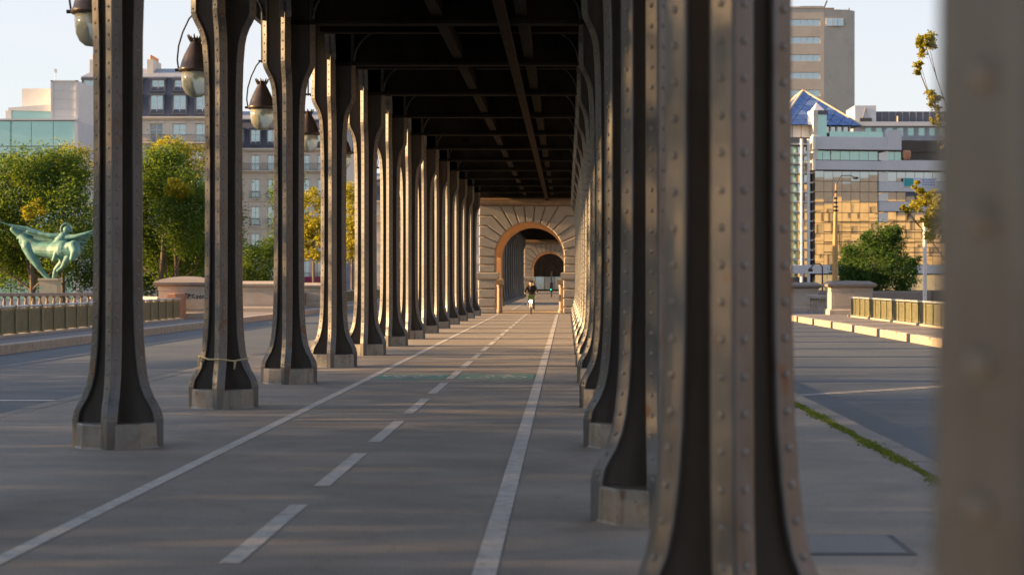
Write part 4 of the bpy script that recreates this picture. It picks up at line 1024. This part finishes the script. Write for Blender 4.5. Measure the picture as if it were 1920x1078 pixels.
# ------------------------------------------------------------------ cyclist
BX, BY = at(996,0,97).x, 96.6
bk = thing('bicycle', 'city bicycle with lit headlamp and green front basket under the arch', 'bicycle', (BX, BY, 0))
def wheel(y, lab):
    w_ = tag(bpy.data.objects.new('wheel', None)); COL.objects.link(w_); w_.parent = bk; w_.location = (0, y, .34)
    ring = lambda R, r: MB().tube([(0, R*math.cos(2*math.pi*k/28), R*math.sin(2*math.pi*k/28)) for k in range(29)], r, 7)
    obj('tyre', ring(.325,.021), M['rubber'], w_); obj('rim', ring(.300,.011), M['chrome'], w_)
    m = MB()
    for k in range(14):
        a_ = 2*math.pi*k/14; m.tube([(0,0,0),(0,.30*math.cos(a_),.30*math.sin(a_))], .0025, 4)
    m.tube([(-.05,0,0),(.05,0,0)], .02, 8); obj('spokes', m, M['chrome'], w_)
wheel(-.52, ''); wheel(.53, '')
fr = MB()
for a_, b_, r_ in (((0,-.36,.86),(0,-.40,.72),.02),((0,-.39,.74),(0,.02,.30),.02),((0,.02,.30),(0,.20,.86),.018),((0,.19,.80),(0,-.37,.80),.018),((0,.02,.30),(.06,.53,.34),.012),((0,.02,.30),(-.06,.53,.34),.012),((0,.19,.78),(.06,.53,.34),.01),((0,.19,.78),(-.06,.53,.34),.01),
                   ((.05,-.41,.70),(.05,-.52,.34),.013),((-.05,-.41,.70),(-.05,-.52,.34),.013),((-.05,-.41,.70),(.05,-.41,.70),.015)):
    fr.tube([a_, b_], r_, 7)
obj('frame', fr, M['cream'], bk)
for y in (-.52,.53):
    obj('mudguard', MB().loft([[(x,y+.37*math.cos(t_),.34+.37*math.sin(t_)) for x in (-.03,0,.03)] for t_ in [R_(10+k*16) for k in range(11)]], cap=False, closed=False), M['cream'], bk)
obj('handlebar', MB().tube([(0,-.36,.84),(0,-.40,1.02)], .015, 7).tube([(-.30,-.16,1.03),(-.27,-.30,1.05),(-.12,-.42,1.04),(.12,-.42,1.04),(.27,-.30,1.05),(.30,-.16,1.03)], .013, 7), M['dark'], bk)
m = MB()
for z_ in (.74,.82,.90,.98): m.tube([(-.19,-.46,z_),(.19,-.46,z_),(.17,-.72,z_),(-.17,-.72,z_),(-.19,-.46,z_)], .009, 5)
for x in (-.17,-.1,-.03,.03,.1,.17): m.tube([(x,-.72,.98),(x*.9,-.71,.74)], .008, 5); m.tube([(x*1.1,-.46,.98),(x,-.46,.74)], .008, 5)
m.box(-.16,.16,-.70,-.47,.735,.755); m.box(-.12,.13,-.68,-.5,.76,.97)
obj('basket', m, M['basket'], bk)
hl = obj('headlamp', MB().lathe([(.04,.0),(.075,.03),(.085,.06),(.02,.075)], 14, (0,0,0)), M['headlight'], bk, (0,-.60,.66)); hl.rotation_euler = (R_(90),0,0)
obj('saddle', MB().loft([[(-.03,-.02,.90),(.03,-.02,.90),(.03,-.02,.94),(-.03,-.02,.94)],[(-.05,.14,.89),(.05,.14,.89),(.05,.14,.95),(-.05,.14,.95)],[(-.10,.28,.88),(.10,.28,.88),(.09,.28,.95),(-.09,.28,.95)],[(-.07,.33,.9),(.07,.33,.9),(.06,.33,.94),(-.06,.33,.94)]]).tube([(0,.2,.84),(0,.19,.92)], .015, 6), M['dark'], bk)
obj('crank', MB().tube([(.09,.02,.30),(.09,.06,.14),(.18,.06,.14)], .012, 6).tube([(-.09,.02,.30),(-.09,-.02,.46),(-.18,-.02,.46)], .012, 6).tube([(-.09,.02,.30),(.09,.02,.30)], .02, 8), M['chrome'], bk)

pr = thing('person', 'cyclist in a black pullover and dark trousers riding towards the camera', 'person', (BX, BY, 0))
def blend(name, parts, mt, parent, vox=.014, it=3):
    m = MB()
    for pts in parts:
        P = [Vector(p[:3]) for p in pts]; r = [p[3] for p in pts]
        if len(P) > 1: m.tube(P, r, 10)
        for p, q in zip(P, r): m.ball(p, q, 10, 8)
    o = obj(name, m, mt, parent)
    rm = o.modifiers.new('remesh','REMESH'); rm.mode = 'VOXEL'; rm.voxel_size = vox; rm.use_smooth_shade = True
    s_ = o.modifiers.new('smooth','SMOOTH'); s_.iterations = it
    return o
HD = (0,-.16,1.56)
body = [[(0,.20,1.0,.13),(0,.10,1.15,.13),(0,.0,1.32,.13),(0,-.06,1.42,.07),(0,-.12,1.48,.055)],
        [(0,-.15,1.56,.088),(0,-.17,1.535,.078),(0,-.19,1.50,.055)],                     # skull, face, chin
        [(0,-.255,1.55,.014),(0,-.268,1.53,.014)],                                   # nose
        [(-.088,-.14,1.55,.018)],[(.088,-.14,1.55,.018)]]                             # ears
hips = []
for sg in (-1, 1):
    body.append([(sg*.17,-.02,1.38,.055),(sg*.29,-.08,1.18,.042),(sg*.30,-.20,1.07,.03)])
    hx = sg*.30; hy, hz = -.22, 1.05
    body.append([(hx,hy+.01,hz+.012,.034),(hx,hy-.04,hz+.014,.034)])
    for k, (fy, ln_) in enumerate(((-.07,.95),(-.052,1.05),(-.032,1.0),(-.012,.8))):     # four fingers closing round the grip
        body.append([(hx,hy+fy+.03,hz+.03,.010),(hx-sg*.02,hy+fy+.02,hz-.0,.0095),(hx-sg*.012,hy+fy+.02,hz-.03*ln_,.009)])
    body.append([(hx-sg*.02,hy+.02,hz+.02,.011),(hx-sg*.045,hy-.01,hz+.0,.010),(hx-sg*.04,hy-.035,hz-.02,.009)])  # thumb
kn = {-1: ((-.12,-.22,.86), (-.14,-.02,.50)), 1: ((.12,-.16,.66), (.14,.06,.20))}
legs = []
for sg in (-1, 1):
    kp, ft = kn[sg]
    legs.append([(sg*.09,.18,.96,.10),(sum((sg*.09,kp[0]))/2,(.18+kp[1])/2,(.96+kp[2])/2+.01,.085),(*kp,.065),((kp[0]+ft[0])/2,(kp[1]+ft[1])/2+.03,(kp[2]+ft[2])/2,.058),(ft[0],ft[1]+.05,ft[2]+.05,.042)])
body += [[(p[0],p[1],p[2],p[3]*.85) for p in l] for l in legs]
blend('body', body, M['skin'], pr, .012, 1)
blend('pullover', [[(0,.22,.98,.155),(0,.12,1.13,.158),(0,.01,1.30,.155),(0,-.05,1.39,.10)],[(-.17,-.02,1.375,.085),(0,-.03,1.39,.09),(.17,-.02,1.375,.085)],
      [(-.11,.08,1.18,.11)],[(.11,.08,1.18,.11)]] + [[(sg*.18,-.02,1.38,.078),(sg*.295,-.08,1.18,.062),(sg*.30,-.18,1.085,.046)] for sg in (-1,1)], M['black'], pr)
blend('trousers', [[(-.08,.20,.96,.13),(.08,.20,.96,.13)]] + legs, M['trousers'], pr)
for sg in (-1, 1):
    ft = kn[sg][1]; blend('shoe', [[(ft[0]+sg*.01,ft[1]+.09,ft[2]+.015,.042),(ft[0]+sg*.01,ft[1]+.0,ft[2]-.0,.042),(ft[0]+sg*.012,ft[1]-.10,ft[2]-.01,.036)]], M['shoe'], pr, .012, 1)
blend('hair', [[(0,-.135,1.60,.092),(0,-.11,1.57,.092),(0,-.10,1.52,.075)],[(-.05,-.17,1.625,.05),(.05,-.17,1.625,.05)]], M['hair'], pr, .012, 1)
blend('eyes', [[(-.032,-.246,1.562,.010)],[(.032,-.246,1.562,.010)]], M['hair'], pr, .006, 0)
blend('mouth', [[(-.022,-.243,1.497,.007),(.022,-.243,1.497,.007)]], M['clay'], pr, .005, 0)
